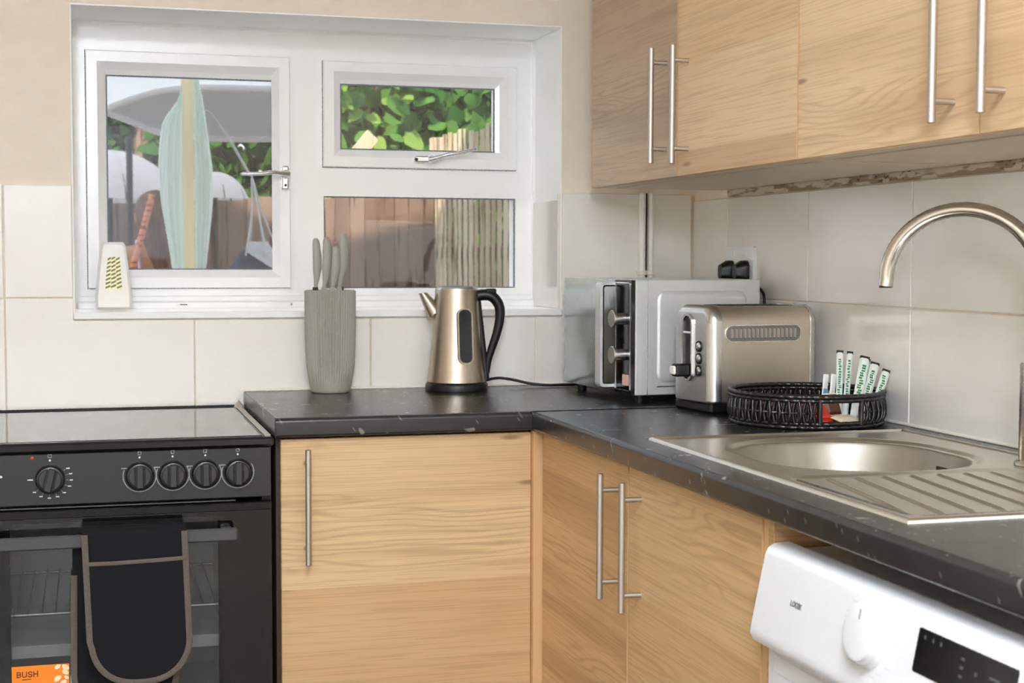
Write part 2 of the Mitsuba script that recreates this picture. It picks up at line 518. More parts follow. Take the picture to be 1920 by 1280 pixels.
def sash(out, glass, name):
    b, g = out.bounds, glass.bounds
    # mitred profile: outer edge, flat, slope down to the glass
    def loop(bb, y):
        return [(bb[0], y, bb[1]), (bb[2], y, bb[1]), (bb[2], y, bb[3]), (bb[0], y, bb[3])]

    def inset(bb, d):
        return (bb[0] + d, bb[1] + d, bb[2] - d, bb[3] - d)
    w = min(g[0] - b[0], g[1] - b[1])
    rings_ = [loop(b, y0 + 0.03), loop(b, y0 - 0.0145), loop(inset(b, 0.002), y0 - 0.017), loop(inset(b, w * 0.58), y0 - 0.017), loop(inset(b, w * 0.72), y0 - 0.012), loop(inset(b, w * 0.97), y0 - 0.003), loop(g, y0 + 0.001), loop(g, y0 + 0.03)]
    V, Fc = [], []
    for r_ in rings_:
        V += r_
    for i in range(len(rings_) - 1):
        for q in range(4):
            a, c, d, e = i * 4 + q, i * 4 + (q + 1) % 4, (i + 1) * 4 + (q + 1) % 4, (i + 1) * 4 + q
            Fc += [[a, c, d], [a, d, e]]
    k = add(name, trimesh.Trimesh(V, Fc, process=False), 'upvc', wn)
    add('seal_or_shade_line', on_back(extr(sg.box(*b).buffer(0.0016, join_style=2).difference(sg.box(*b)), 0.002), y0 + 0.001), 'shade_line_grey', k)  # thin grey ring drawn as the shadow gap round the sash
    add('gasket', on_back(extr(sg.box(*g).buffer(0.0005, join_style=2).difference(sg.box(*inset(g, 0.0024))), 0.004), y0 + 0.004), 'gasket', k)
    add('pane', on_back(trimesh.Trimesh([[g[0], g[1], 0], [g[2], g[1], 0], [g[2], g[3], 0], [g[0], g[3], 0]], [[0, 1, 2], [0, 2, 3]], process=False), y0 + 0.012), 'pane_glass', k)
    return k


s1 = sash(sg.box(-1.458, 1.135, -0.977, 1.698), gl_l, 'casement')
s2 = sash(sg.box(-0.894, 1.434, -0.398, 1.694), gl_t, 'top_vent')
add('gasket', on_back(extr(ring(gl_b, 0.0026), 0.004), y0 + 0.012), 'gasket', wn)
gb = gl_b.bounds
add('pane', on_back(trimesh.Trimesh([[gb[0], gb[1], 0], [gb[2], gb[1], 0], [gb[2], gb[3], 0], [gb[0], gb[3], 0]], [[0, 1, 2], [0, 2, 3]], process=False), y0 + 0.020), 'pane_glass', wn)
# handles
yh = y0 - 0.017
hx, hz = -0.977 + 0.003, 1.4125


def lever(base_c, along, length, lift, tip_up):
    bx, bz = base_c
    e = np.array([along[0], 0, along[1]])
    pts = [np.array([bx, yh - 0.022, bz]) + e * s + np.array([0, -d, u]) for s, d, u in
           ((-0.006, 0.0, 0.0), (0.012, 0.010, 0.001), (0.035, 0.019, 0.003), (length * 0.6, 0.022, lift * 0.6), (length, 0.020, lift))]
    path = bezier(pts, 8)
    n = len(path)
    rad = np.interp(np.linspace(0, 1, n), [0, 0.1, 0.35, 0.8, 0.97, 1.0], [0.0085, 0.0075, 0.0055, 0.0048, 0.0044, 0.002])
    return cat_(tube(path, rad, 12), rounded(bx - 0.011, bx + 0.011, yh - 0.030, yh - 0.002, bz - 0.011, bz + 0.011, 0.0095))


k = add('handle', lever((-0.991, 1.4125), (-1, -0.015), 0.112, -0.001, 0), 'chrome', s1, smooth=40)
add('handle_base', cat_(rounded(-1.000, -0.981, yh - 0.014, yh + 0.0, 1.374, 1.434, 0.006), on_back(extr(sg.Point(-0.991, 1.385).buffer(0.0045), 0.003), yh - 0.013)), 'chrome', s1, smooth=40)
add('lock_button', on_back(extr(sg.Point(-0.991, 1.386).buffer(0.003), 0.004), yh - 0.0145), 'rubber_black', s1)
add('handle', lever((-0.625, 1.457), (1, 0.20), 0.112, 0.004, 0), 'chrome', s2, smooth=40)
add('handle_base', rounded(-0.668, -0.608, yh - 0.014, yh, 1.447, 1.466, 0.006), 'chrome', s2, smooth=40)
add('lock_button', on_back(extr(sg.Point(-0.664, 1.4555).buffer(0.004), 0.006), yh - 0.0105), 'rubber_black', s2)
# reveals: tiled lower part on the right
add('reveal_tile', rbox(-0.3535, -0.3475, 0.004, REC - 0.002, 1.0865, 1.352, 0.0012), 'tile_gloss', wn)
add('reveal_trim', rbox(-0.355, -0.3475, 0.0035, 0.0085, 1.0865, 1.366, 0.001), 'seal_beige', wn)
add('soffit_lining', rbox(WX0, WX1, 0.0055, REC + 0.03, WZ1 - 0.003, WZ1 + 0.001, 0.0008), 'reveal_paint', wn)
add('reveal_lining', rbox(WX1 - 0.003, WX1 + 0.001, 0.0055, REC + 0.03, WZ0, WZ1 - 0.003, 0.0008), 'reveal_paint', wn)
add('reveal_lining', rbox(WX0 - 0.001, WX0 + 0.002, 0.0055, REC + 0.03, WZ0, WZ1 - 0.003, 0.0005), 'reveal_paint', wn)
plastic('reveal_paint', srgb(242, 244, 244), 0.5, 0.3)
# sill
sl = struct('trim_1', rbox(WX0 - 0.001, WX1 + 0.001, -0.006, REC + 0.002, WZ0 - 0.0135, WZ0 + 0.003, 0.002), 'upvc', 'white window sill')
add('cover_strip', cat_(rbox(WX0 + 0.005, WX1 - 0.006, REC - 0.022, REC + 0.004, WZ0 + 0.001, WZ0 + 0.020, 0.003),
                        rbox(WX0 + 0.005, WX1 - 0.006, REC - 0.012, REC + 0.004, WZ0 + 0.018, WZ0 + 0.034, 0.003)), 'upvc', wn)
for sx in (-0.9765, -0.8455):
    add('screw_cap', on_back(lathe([(0, 0.0015), (0.0022, 0.0012), (0.0026, 0)], 12), REC - 0.0215 - 0.0005).apply_translation([sx, 0, WZ0 + 0.012]), 'print_grey', wn)
add('drain_slot', rbox(-1.245, -1.228, REC - 0.0225, REC - 0.02, WZ0 + 0.011, WZ0 + 0.0135, 0.0005), 'print_dark', wn)

# ---------------------------------------------------------------- worktops
WT, WB = 0.90, 0.862
SINK = (-0.5455, -0.0575, -1.9360, -1.1050)          # x0, x1, y0, y1
a = 0.006


def top_profile(u0, u1, roll):
    """section of a worktop: u from the wall (u1) to the rolled front (u0)"""
    r = 0.009
    pts = [(u1, WB), (u0 + 0.006, WB)]
    for t in np.linspace(-PI / 2, -PI, 5):
        pts.append((u0 + 0.006 + 0.006 * math.cos(t), WB + 0.006 + 0.006 * math.sin(t)))
    for t in np.linspace(PI, PI / 2, 7):
        pts.append((u0 + r + r * math.cos(t), WT - r + r * math.sin(t)))
    pts.append((u1, WT))
    return sg.Polygon(pts)


def sweep_y(poly, ya, yb):
    m = extr(poly, abs(yb - ya))
    m.apply_transform(M([[1, 0, 0], [0, 0, 1], [0, -1, 0]], [0, max(ya, yb), 0]))
    return m


def sweep_x(poly, xa, xb):
    """poly given in (y, z), swept along x"""
    m = extr(poly, abs(xb - xa))
    m.apply_transform(M([[0, 1, 0], [0, 0, 1], [1, 0, 0]], [min(xa, xb), 0, 0]))
    return m


w1 = tag(add('worktop', sweep_x(top_profile(-0.600, 0.0, 1), -1.1144, -0.0005), 'worktop_laminate', smooth=35), 'black flecked worktop under the window, kettle and knife block standing on it', 'worktop')
add('end_strip', rbox(-1.1160, -1.1142, -0.598, -0.001, WB, WT - 0.001, 0.0005), 'worktop_laminate', w1)
RY0 = -2.45
cut = (SINK[0] + 0.04, SINK[1] - 0.035, SINK[2] + 0.05, SINK[3] - 0.02)
right_parts = [sweep_y(top_profile(-0.600, cut[0], 1), -0.6015, RY0)]
prof2 = sg.box(cut[0], WB, -0.0005, WT)
right_parts += [sweep_y(prof2, -0.6015, cut[3]), sweep_y(prof2, cut[2], RY0), sweep_y(sg.box(cut[1], WB, -0.0005, WT), cut[3], cut[2])]
w2 = tag(add('worktop', cat_(*right_parts), 'worktop_laminate', smooth=35), 'black flecked worktop with rolled front edge, the steel sink let into it', 'worktop')
note(add('joint_strip', rbox(-0.601, -0.285, -0.6035, -0.5995, WB + 0.002, WT + 0.0015, 0.0006), 'black_enamel', w1), 'black strip over the worktop joint')
add('sealant', cat_(rbox(-1.114, -0.0005, -0.0065, -0.0003, WT - 0.001, WT + 0.006, 0.0025)), 'seal_beige', wb)
add('sealant', rbox(-0.0065, -0.0003, RY0, -0.006, WT - 0.001, WT + 0.006, 0.0025), 'seal_beige', wr)


# ---------------------------------------------------------------- bar handles
def bar_handle(z0, z1, stand=0.026, r=0.0058, post=0.026):
    """bar and two posts in front of a face at local y = 0 (posts go towards -y)"""
    bar = lathe([(0, z0), (r - 0.0006, z0), (r, z0 + 0.0006), (r, z1 - 0.0006), (r - 0.0006, z1), (0, z1)], 16, (0, -stand, 0))
    ps = []
    for z in (z0 + post + 0.003, z1 - post - 0.003):
        ps.append(tube([(0, 0.0, z), (0, -stand + 0.003, z)], 0.0044, 12))
    return cat_(bar, *ps)


def to_right_face(mesh, x, y):
    mesh = mesh.copy()
    mesh.apply_transform(M([[0, -1, 0], [1, 0, 0], [0, 0, 1]], [x, y, 0]))
    return mesh


# ---------------------------------------------------------------- base units
DF = 0.575                                            # front faces of the doors
b1 = thing('base_cabinet', 'oak base cabinet with a single door left of the corner, beside the black cooker', 'cabinet')
add('carcass', cat_(rbox(-1.110, -0.592, -DF + 0.022, -0.01, 0.15, WB - 0.001, 0.001)), 'carcass_dark', b1)
add('plinth', rbox(-1.110, -0.592, -0.50, -0.48, 0.0, 0.149, 0.001), 'oak_b', b1)
d = add('door', rbox(-1.1025, -0.5945, -DF, -DF + 0.019, 0.155, 0.8555, 0.0012), 'oak', b1)
add('handle', moved(bar_handle(0.613, 0.838, 0.034), (-1.0537, -DF, 0)), 'steel_satin', d, smooth=40)
b2 = thing('base_cabinet', 'oak sink cabinet with two doors below the sink, left of the washing machine', 'cabinet')
add('carcass', cat_(rbox(-DF + 0.022, -0.05, -1.613, -0.62, 0.15, 0.70, 0.001), rbox(-DF + 0.022, -0.56, -1.613, -0.60, 0.15, WB - 0.001, 0.001)), 'carcass_dark', b2)
note(add('edge_strip', rbox(-DF + 0.001, -0.45, -1.6328, -1.6150, 0.155, WB - 0.004, 0.001), 'oak_edge', b2), 'pale edge strip right of the doors')
add('plinth', rbox(-0.50, -0.48, -1.632, -0.62, 0.0, 0.149, 0.001), 'oak_b', b2)
add('corner_post', rbox(-0.5935, -DF + 0.003, -0.5905, -DF + 0.006, 0.15, 0.8595, 0.001), 'oak_edge', b2)
note(add('end_panel', rbox(-DF - 0.001, -0.45, -1.6500, -1.6330, 0.0, WB - 0.003, 0.001), 'oak_b', b2), 'oak end panel beside the washing machine')
for i, (ya, yb, mat, hy) in enumerate(((-0.5935, -1.0885, 'oak_b', -1.0790), (-1.0925, -1.6130, 'oak_c', -1.1965))):
    d = add('door', rbox(-DF - 0.0, -DF + 0.019, ya, yb, 0.155, 0.8545, 0.0012), mat, b2)
    add('edging', rbox(-DF - 0.0006, -DF + 0.0185, yb - 0.0003, yb + 0.0012, 0.156, 0.8535, 0), 'oak_edge', d)
    hy = (-1.0400, -1.1500)[i]
    add('handle', to_right_face(bar_handle(0.617, 0.836, 0.034), -DF, hy), 'steel_satin', d, smooth=40)

# ---------------------------------------------------------------- wall units
UX, UB, UT = -0.335, 1.371, 2.10
edges = [-0.190, -0.708, -1.226, -1.744, -2.262]
hys = (-0.6510, -0.7640, -1.6840, -1.7975)
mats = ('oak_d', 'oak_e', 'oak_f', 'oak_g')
ulab = ('oak wall cabinet above the microwave, nearest the window, two doors', 'oak wall cabinet above the sink, two doors, right of the one over the microwave')
for u in range(2):
    t = thing('wall_cabinet', ulab[u], 'cabinet')
    add('carcass', rbox(UX + 0.0195, -0.0005, edges[2 * u] - 0.0008, edges[2 * u + 2] + 0.0008, UB + 0.001, UT, 0.001), 'carcass', t)
    add('back_rail', rbox(-0.28, -0.02, edges[2 * u] - 0.02, edges[2 * u + 2] + 0.02, UB - 0.0015, UB + 0.003, 0.0008), 'carcass', t)
    for j in range(2):
        i = 2 * u + j
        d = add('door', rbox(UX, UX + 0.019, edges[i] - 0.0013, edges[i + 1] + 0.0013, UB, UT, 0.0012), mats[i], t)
        add('edging', rbox(UX - 0.0005, UX + 0.0185, edges[i + 1] + 0.0012, edges[i + 1] + 0.0022, UB + 0.001, UT - 0.001, 0), 'oak_edge', d)
        add('handle', to_right_face(bar_handle((1.399, 1.392, 1.390, 1.393)[i], (1.629, 1.620, 1.622, 1.625)[i], 0.034), UX, hys[i]), 'steel_satin', d, smooth=40)

# ---------------------------------------------------------------- pipes in the corner
for i, (px_, r_) in enumerate(((-0.1405, 0.0085), (-0.1175, 0.0068))):
    t = thing('water_pipe', ['white painted pipe left of the gap, running up behind the microwave', 'slimmer white painted pipe right of the gap, behind the microwave'][i], 'pipe')
    add('pipe', tube([(px_, -0.0105, 0.905), (px_, -0.0105, 1.37)], r_, 16), 'white_paint', t, smooth=50)
    add('collar', lathe([(r_, 0), (r_ + 0.004, 0.001), (r_ + 0.004, 0.011), (r_, 0.012)], 16, (px_, -0.0105, 1.168)), 'seal_beige', t, smooth=40)
add('pipe_gap', rbox(-0.1318, -0.1236, -0.003, 0.003, 0.91, 1.37, 0.001), 'carcass_dark', wb)

# ---------------------------------------------------------------- socket, plugs and cords
so = tag(add('wall_socket', on_right(extr(rrect(0.222, 0.368, 1.152, 1.238, 0.006), 0.009), 0.0), 'white_gloss'), 'white double socket on the tiled wall above the microwave', 'socket')
for u_ in (0.256, 0.322):
    add('switch_rocker', on_right(extr(sg.box(u_, 1.216, u_ + 0.012, 1.228), 0.0105), 0.0), 'white_plastic', so)


def plug(u, z, nm, lab):
    base = rrect(u - 0.021, u + 0.021, z - 0.026, z + 0.024, 0.016)
    top = rrect(u - 0.012, u + 0.012, z - 0.018, z + 0.014, 0.010)
    pts = [(p[0], p[1], 0.0) for p in base.exterior.coords] + [(p[0], p[1], 0.010) for p in base.exterior.coords] + [(p[0], p[1], 0.028) for p in top.exterior.coords]
    t = thing('plug', lab, 'plug')
    add('body', on_right(hull(pts), -0.0095), 'rubber_black', t, smooth=40)
    return t


p1 = plug(0.250, 1.181, 'plug', 'left black plug in the white double socket')
p2 = plug(0.331, 1.181, 'plug', 'right black plug in the white double socket')
add('cord', tube(bezier([(-0.022, -0.257, 1.157), (-0.022, -0.262, 1.120), (-0.024, -0.28, 1.0), (-0.022, -0.27, 0.906)], 12), 0.0032, 8), 'rubber_black', p1, smooth=60)
add('cord', tube(bezier([(-0.016, -0.326, 1.157), (-0.012, -0.352, 1.146), (-0.013, -0.420, 1.140), (-0.013, -0.44, 1.10), (-0.014, -0.43, 0.95), (-0.02, -0.35, 0.906)], 12), 0.0032, 8), 'rubber_black', p2, smooth=60)

# ---------------------------------------------------------------- cooker
CX0, CX1, CY = -1.7215, -1.1215, -0.600
ck = thing('cooker', 'black freestanding electric cooker with a glass hob and glass oven door', 'cooker')
add('body', cat_(rbox(CX0, CX0 + 0.02, CY + 0.022, -0.03, 0.03, 0.846, 0.002), rbox(CX1 - 0.02, CX1, CY + 0.022, -0.03, 0.03, 0.846, 0.002),
                 rbox(CX0, CX1, -0.06, -0.03, 0.03, 0.846, 0.002), rbox(CX0 + 0.01, CX1 - 0.01, CY + 0.03, -0.03, 0.745, 0.846, 0.002),
                 rbox(CX0 + 0.01, CX1 - 0.01, CY + 0.03, -0.03, 0.03, 0.28, 0.002)), 'black_enamel', ck)
hob = add('hob', cat_(rbox(CX0 - 0.002, CX1 + 0.002, CY - 0.012, -0.009, 0.8485, 0.8665, 0.004)), 'black_enamel', ck)
add('glass_top', rbox(CX0 + 0.016, CX1 - 0.018, CY + 0.004, -0.022, 0.8655, 0.8682, 0.001), 'hob_black', hob)
note(add('side_trim', rbox(CX1 - 0.015, CX1 - 0.002, CY + 0.002, -0.012, 0.8662, 0.8695, 0.001), 'steel_brushed', hob), 'steel side trim')
add('back_edge', rbox(CX0 + 0.002, CX1 - 0.016, -0.0200, -0.0095, 0.866, 0.8715, 0.002), 'rubber_black', hob)
add('corner_clip', hull([(CX1 - 0.020, -0.012, 0.867), (CX1 + 0.004, -0.012, 0.867), (CX1 - 0.006, -0.012, 0.882), (CX1 - 0.020, -0.05, 0.867), (CX1 + 0.002, -0.05, 0.867), (CX1 - 0.008, -0.03, 0.880)]), 'steel_brushed', hob)
cp = add('control_panel', rbox(CX0 + 0.001, CX1 - 0.0025, CY, CY + 0.03, 0.7495, 0.8465, 0.002), 'panel_black', ck)


def knob(x, z, parent, turn):
    body = lathe([(0, 0.0), (0.0268, 0.0), (0.0268, 0.004), (0.0258, 0.012), (0.0235, 0.0155), (0.0205, 0.0165), (0.0205, 0.0145), (0, 0.0145)], 40)
    face = lathe([(0, 0.0148), (0.0196, 0.0148), (0.0196, 0.0162), (0.019, 0.0168), (0, 0.0168)], 40)
    grip = rbox(-0.0062, 0.0062, -0.0215, 0.0215, 0.0148, 0.0265, 0.0016)
    cuts = [rbox(s * 0.0088 - 0.0016, s * 0.0088 + 0.0016, -0.0185, 0.0185, 0.0165, 0.0172, 0.0003) for s in (-1, 1)]
    R = trimesh.transformations.rotation_matrix(turn, [0, 0, 1])

    def put(m):
        m = m.copy()
        m.apply_transform(R)
        return on_back(m, 0).apply_translation([x, CY, z])
    k = add('knob', put(body), 'knob_black', parent, smooth=35)
    add('dial', put(face), 'knob_grey', k, smooth=35)
    add('grip', put(grip), 'knob_grey', k)
    for c_ in cuts:
        add('groove', put(c_), 'rubber_black', k)
    return k


def printed(poly, x, z, mat, parent, nm='mark'):
    add(nm, on_back(extr(poly, 0.0006), CY + 0.0002).apply_translation([x, 0, z]), mat, parent)


KX = (-1.5302, -1.3694, -1.3087, -1.2483, -1.1872)
for i, x in enumerate(KX):
    knob(x, 0.799, cp, math.radians(-13) if i == 0 else 0)
    printed(sg.Point(0, 0.0345).buffer(0.0019), x, 0.799, 'print_white', cp)
    sq = ring(sg.box(-0.0034, 0.0392, 0.0034, 0.0460), 0.0010)
    if i:
        qx, qz = [(0, 0), (-0.0017, 0.0443), (-0.0017, 0.0410), (0.0017, 0.0410), (0.0017, 0.0443)][i]
        sq = sq.union(sg.Point(qx, qz).buffer(0.0012))
        arc = sg.LineString([(0.0302 * math.cos(t), 0.0302 * math.sin(t)) for t in np.radians(np.linspace(158, 390, 40))]).buffer(0.0009)
        printed(arc, x, 0.799, 'print_grey', cp, 'scale')
        printed(sg.box(-0.0335, 0.0138, -0.0235, 0.0158), x, 0.799, 'print_grey', cp)
    else:
        printed(sg.box(-0.0400, -0.0016, -0.0300, 0.0004), x, 0.799, 'print_white', cp)
        for t in (32, 14, -5, -24, -48, -70, -93, -116, -138):
            c_, s_ = math.cos(math.radians(t)), math.sin(math.radians(t))
            printed(affinity.translate(sg.box(-0.0030, -0.0010, 0.0030, 0.0010), 0.0375 * c_, 0.0355 * s_), x, 0.799, 'print_white', cp)
            printed(sg.LineString([(0.029 * c_, 0.029 * s_), (0.0325 * c_, 0.0325 * s_)]).buffer(0.0004), x, 0.799, 'print_grey', cp)
    printed(sq, x, 0.799, 'print_grey', cp)
printed(sg.Point(0, 0).buffer(0.0024), -1.6160, 0.806, 'print_white', cp)
note(add('indicator_light', on_back(lathe([(0, 0.002), (0.0032, 0.0016), (0.004, 0)], 20), CY).apply_translation([-1.5613, 0, 0.8385]), 'red_lens', cp), 'small red indicator light')
# oven door
od = add('oven_door', on_back(extr(sg.box(CX0 + 0.002, 0.285, CX1 - 0.002, 0.7400).difference(rrect(-1.604, -1.2235, 0.318, 0.716, 0.012)), 0.022), CY + 0.024), 'matt_black', ck)


def sheet(x0, x1, z0, z1, y):
    return on_back(trimesh.Trimesh([[x0, z0, 0], [x1, z0, 0], [x1, z1, 0], [x0, z1, 0]], [[0, 1, 2], [0, 2, 3]], process=False), y)


add('outer_glass', sheet(CX0 + 0.002, CX1 - 0.002, 0.285, 0.7400, CY), 'oven_glass', od)
add('inner_glass', sheet(-1.612, -1.216, 0.310, 0.722, CY + 0.0265), 'pane_glass', od)
add('top_rail', rbox(CX0 + 0.002, CX1 - 0.002, CY - 0.0012, CY + 0.01, 0.7250, 0.7395, 0.001), 'black_gloss', od)
hb = add('handle', cat_(rbox(-1.668, -1.193, -0.6490, -0.6375, 0.6755, 0.7000, 0.003), rbox(-1.660, -1.640, -0.640, CY - 0.0005, 0.680, 0.696, 0.002), rbox(-1.221, -1.201, -0.640, CY - 0.0005, 0.680, 0.696, 0.002)), 'handle_grey', od)
# cavity
cv = cat_(rbox(-1.640, -1.632, CY + 0.04, -0.10, 0.300, 0.735, 0), rbox(-1.196, -1.188, CY + 0.04, -0.10, 0.300, 0.735, 0), rbox(-1.640, -1.188, -0.108, -0.10, 0.300, 0.735, 0),
          rbox(-1.640, -1.188, CY + 0.04, -0.10, 0.295, 0.303, 0), rbox(-1.640, -1.188, CY + 0.04, -0.10, 0.732, 0.740, 0))
add('cavity', cv, 'cavity_grey', ck)
wires = [tube([(-1.628, y, 0.532), (-1.200, y, 0.532)], 0.0030, 8) for y in (-0.535, -0.14)]
wires += [tube([(x, -0.545, 0.535), (x, -0.13, 0.535)], 0.0017, 6) for x in np.linspace(-1.60, -1.225, 16)]
add('rack', cat_(*wires), 'steel_satin', ck, smooth=50)
add('tray', cat_(rbox(-1.625, -1.203, -0.545, -0.13, 0.452, 0.456, 0.001), rbox(-1.625, -1.203, -0.548, -0.543, 0.452, 0.476, 0.001)), 'cavity_grey', ck)
# printed card on the glass
lb = add('sticker', sheet(-1.6030, -1.5010, 0.385, 0.4520, CY - 0.0012), 'orange_paper', od)
lb2 = note(lb, 'orange sticker with black lettering')
bt = meshkit.text_mesh('BUSH', 0.0105, 0.0004, bold=True)
add('lettering', on_back(bt.apply_translation([-1.5955, 0.4310, 0]), CY - 0.0013), 'brown_print', lb)
add('underline', on_back(extr(sg.box(-1.5850, 0.4262, -1.5690, 0.4278), 0.0004), CY - 0.0013), 'brown_print', lb)
for cx_, cz_, r_ in ((-1.5215, 0.4470, 0.0050), (-1.5075, 0.4450, 0.0060), (-1.5080, 0.4360, 0.0055), (-1.5220, 0.4250, 0.0060), (-1.5120, 0.4160, 0.0060), (-1.5060, 0.4260, 0.004)):
    add('leaf_print', on_back(extr(affinity.rotate(affinity.scale(sg.Point(0, 0).buffer(r_), 1.2, 0.75), 35 * (1 if cx_ < -1.51 else -1)), 0.0004), CY - 0.0013).apply_translation([cx_, 0, cz_]), 'cream_print', lb)
note(add('sticker', sheet(-1.4990, -1.4850, 0.385, 0.4290, CY - 0.0012), 'white_paper', od), 'small white sticker')

# ---------------------------------------------------------------- oven glove over the handle
gv = thing('oven_glove', 'black double oven glove with grey-brown binding hanging over the oven handle', 'oven glove')


def flap(x0, x1, zt, zb, shift):
    w = (x1 - x0) / 2
    pts = [(x0, zt), (x1, zt), (x1 + shift * 0.8, zb + w * 0.9)]
    cx_ = (x0 + x1) / 2 + shift
    for t in np.linspace(0, -PI, 24)[1:-1]:
        pts.append((cx_ + (w - 0.001) * math.copysign(abs(math.cos(t)) ** 0.8, math.cos(t)), zb + w * 0.9 + w * 0.9 * math.sin(t)))
    pts.append((x0 + shift * 0.8, zb + w * 0.9))
    return sg.Polygon(pts).buffer(0)


def padded(poly, y_back, d):
    m1 = on_back(extr(poly.buffer(-0.002), d), y_back)
    m2 = on_back(extr(poly, d * 0.55), y_back - d * 0.22)
    return cat_(m1, m2)


def outline(poly, y, r=0.0042, keep=None):
    c = np.array(poly.exterior.coords)[:-1]
    pts = [(x, y, z) for x, z in c if keep is None or z < keep]
    return pts


fl = flap(-1.4735, -1.2895, 0.706, 0.4225, 0.009)
add('front_pad', padded(fl, -0.6525, 0.011), 'glove_cloth', gv)
saddle = [(-0.6635, 0.696), (-0.6625, 0.7075), (-0.655, 0.7135), (-0.643, 0.7150), (-0.630, 0.7135), (-0.6225, 0.7075), (-0.6215, 0.690), (-0.6265, 0.690), (-0.6275, 0.7030), (-0.643, 0.7035), (-0.6525, 0.7020), (-0.6530, 0.696)]
add('saddle', sweep_x(sg.Polygon(saddle), -1.4735, -1.2895), 'glove_cloth', gv)
bl = flap(-1.4920, -1.2980, 0.700, 0.345, -0.004)
add('back_pad', padded(bl, -0.6110, 0.010), 'glove_cloth', gv)
pk = flap(-1.4755, -1.2875, 0.650, 0.4200, 0.009)
pkm = add('pocket', padded(pk, -0.6625, 0.006), 'glove_cloth', gv)


def bind(pts, wide=0.0060, flat=0.45):
    P = np.array(pts)
    m = tube(P, wide, 10)
    v = m.vertices.copy()
    y_ = P[:, 1].mean()
    m.vertices = np.stack([v[:, 0], y_ + (v[:, 1] - y_) * flat, v[:, 2]], 1)
    return m


c = [(x, -0.6665, z) for x, z in np.array(pk.exterior.coords)[:-1]]
left_to_right = sorted([p for p in c], key=lambda p: 0)
ext = np.array(fl.buffer(-0.003).exterior.coords)[:-1]
k0 = int(np.argmin(ext[:, 0] * 0.3 - ext[:, 1]))
ext = np.roll(ext, -k0, 0)
ext = ext if ext[1, 1] < ext[-1, 1] else np.vstack([ext[:1], ext[:0:-1]])
bindline = [(x, -0.6675, z) for x, z in ext if True]
add('binding', bind(bindline), 'glove_binding', gv, smooth=50)
add('pocket_binding', bind([(-1.4720, -0.6695, 0.6500), (-1.42, -0.6700, 0.6494), (-1.34, -0.6700, 0.6512), (-1.2890, -0.6695, 0.6530)], 0.0040), 'glove_binding', gv, smooth=50)
ext2 = np.array(bl.buffer(-0.003).segmentize(0.02).exterior.coords)[:-1]
bline = [(x, -0.6215, z) for x, z in ext2 if z < 0.64]
bline.sort(key=lambda p: math.atan2(p[2] - 0.5, p[0] + 1.391) if math.atan2(p[2] - 0.5, p[0] + 1.391) < PI / 2 else math.atan2(p[2] - 0.5, p[0] + 1.391) - 2 * PI)
add('back_binding', bind(bline), 'glove_binding', gv, smooth=50)

# ---------------------------------------------------------------- washing machine
WY0, WY1 = -1.664, -2.260
wm = thing('washing_machine', 'white washing machine with a sloping control panel under the worktop', 'washing machine')
add('body', rbox(-0.590, -0.03, WY1, WY0, 0.01, 0.822, 0.004), 'white_gloss', wm)
prof = [(-0.56, 0.697), (-0.592, 0.695), (-0.610, 0.701), (-0.6155, 0.711), (-0.6140, 0.722), (-0.5945, 0.816), (-0.5895, 0.825), (-0.5815, 0.8292), (-0.56, 0.8305)]
wp = add('control_panel', sweep_y(sg.Polygon(prof), WY0 + 0.001, WY1 - 0.001), 'white_gloss', wm, smooth=40)
# drawing plane of the sloping panel
sl_ = np.array([-0.6140 + 0.5930, 0, 0.722 - 0.824])
up_ = -sl_ / np.linalg.norm(sl_)
nr_ = np.cross(np.array([0, -1.0, 0]), up_)


def on_panel(mesh, y, z):
    """(u, v, w): u runs towards the camera along -y, v up the slope, w out of it"""
    t = (z - 0.722) / (0.824 - 0.722)
    o = np.array([-0.6140 + 0.0210 * t, y, z])
    mesh = mesh.copy()
    mesh.apply_transform(M([[0, -1, 0], up_, nr_], o))
    return mesh


kb = add('knob', on_panel(lathe([(0, 0), (0.040, 0), (0.0395, 0.004), (0.036, 0.007), (0.0350, 0.014), (0.033, 0.017), (0.029, 0.0185), (0, 0.019)], 48), -1.955, 0.7800), 'white_gloss', wp, smooth=35)
add('pointer', on_panel(rbox(-0.0015, 0.0015, 0.014, 0.026, 0.0175, 0.0192, 0.0004), -1.955, 0.7800), 'print_grey', kb)
add('display', on_panel(extr(rrect(0, 0.178, -0.0475, 0.0005, 0.003), 0.0012), -2.050, 0.8100), 'black_gloss', wp)
for u, v, w_, h_ in ((0.012, -0.010, 0.003, 0.004), (0.028, -0.010, 0.003, 0.004), (0.043, -0.010, 0.003, 0.004), (0.084, -0.014, 0.006, 0.003), (0.084, -0.023, 0.006, 0.003), (0.084, -0.032, 0.006, 0.003), (0.084, -0.041, 0.006, 0.003), (0.110, -0.024, 0.004, 0.004), (0.135, -0.020, 0.018, 0.0025)):
    add('display_mark', on_panel(extr(sg.box(u, v, u + w_, v + h_), 0.0015), -2.050, 0.8100), 'print_dark', wp)
add('button', on_panel(extr(rrect(0.122, 0.142, -0.046, -0.036, 0.004), 0.004), -2.050, 0.8100), 'white_gloss', wp)
tx = meshkit.text_mesh('LOGIK', 0.0068, 0.0005, bold=True)
add('lettering', on_panel(tx, -1.757, 0.768), 'print_dark', wp)
for i, t in enumerate(np.radians(np.linspace(-215, 35, 15))):
    add('programme_mark', on_panel(extr(affinity.translate(sg.box(-0.006, -0.0007, 0.006, 0.0007), 0.056 * math.cos(t), 0.048 * math.sin(t)), 0.0004), -1.955, 0.7800), 'print_faint', wp)
dw = add('detergent_drawer', rbox(-0.5945, -0.56, -1.872, -1.688, 0.610, 0.6945, 0.003), 'white_gloss', wm)
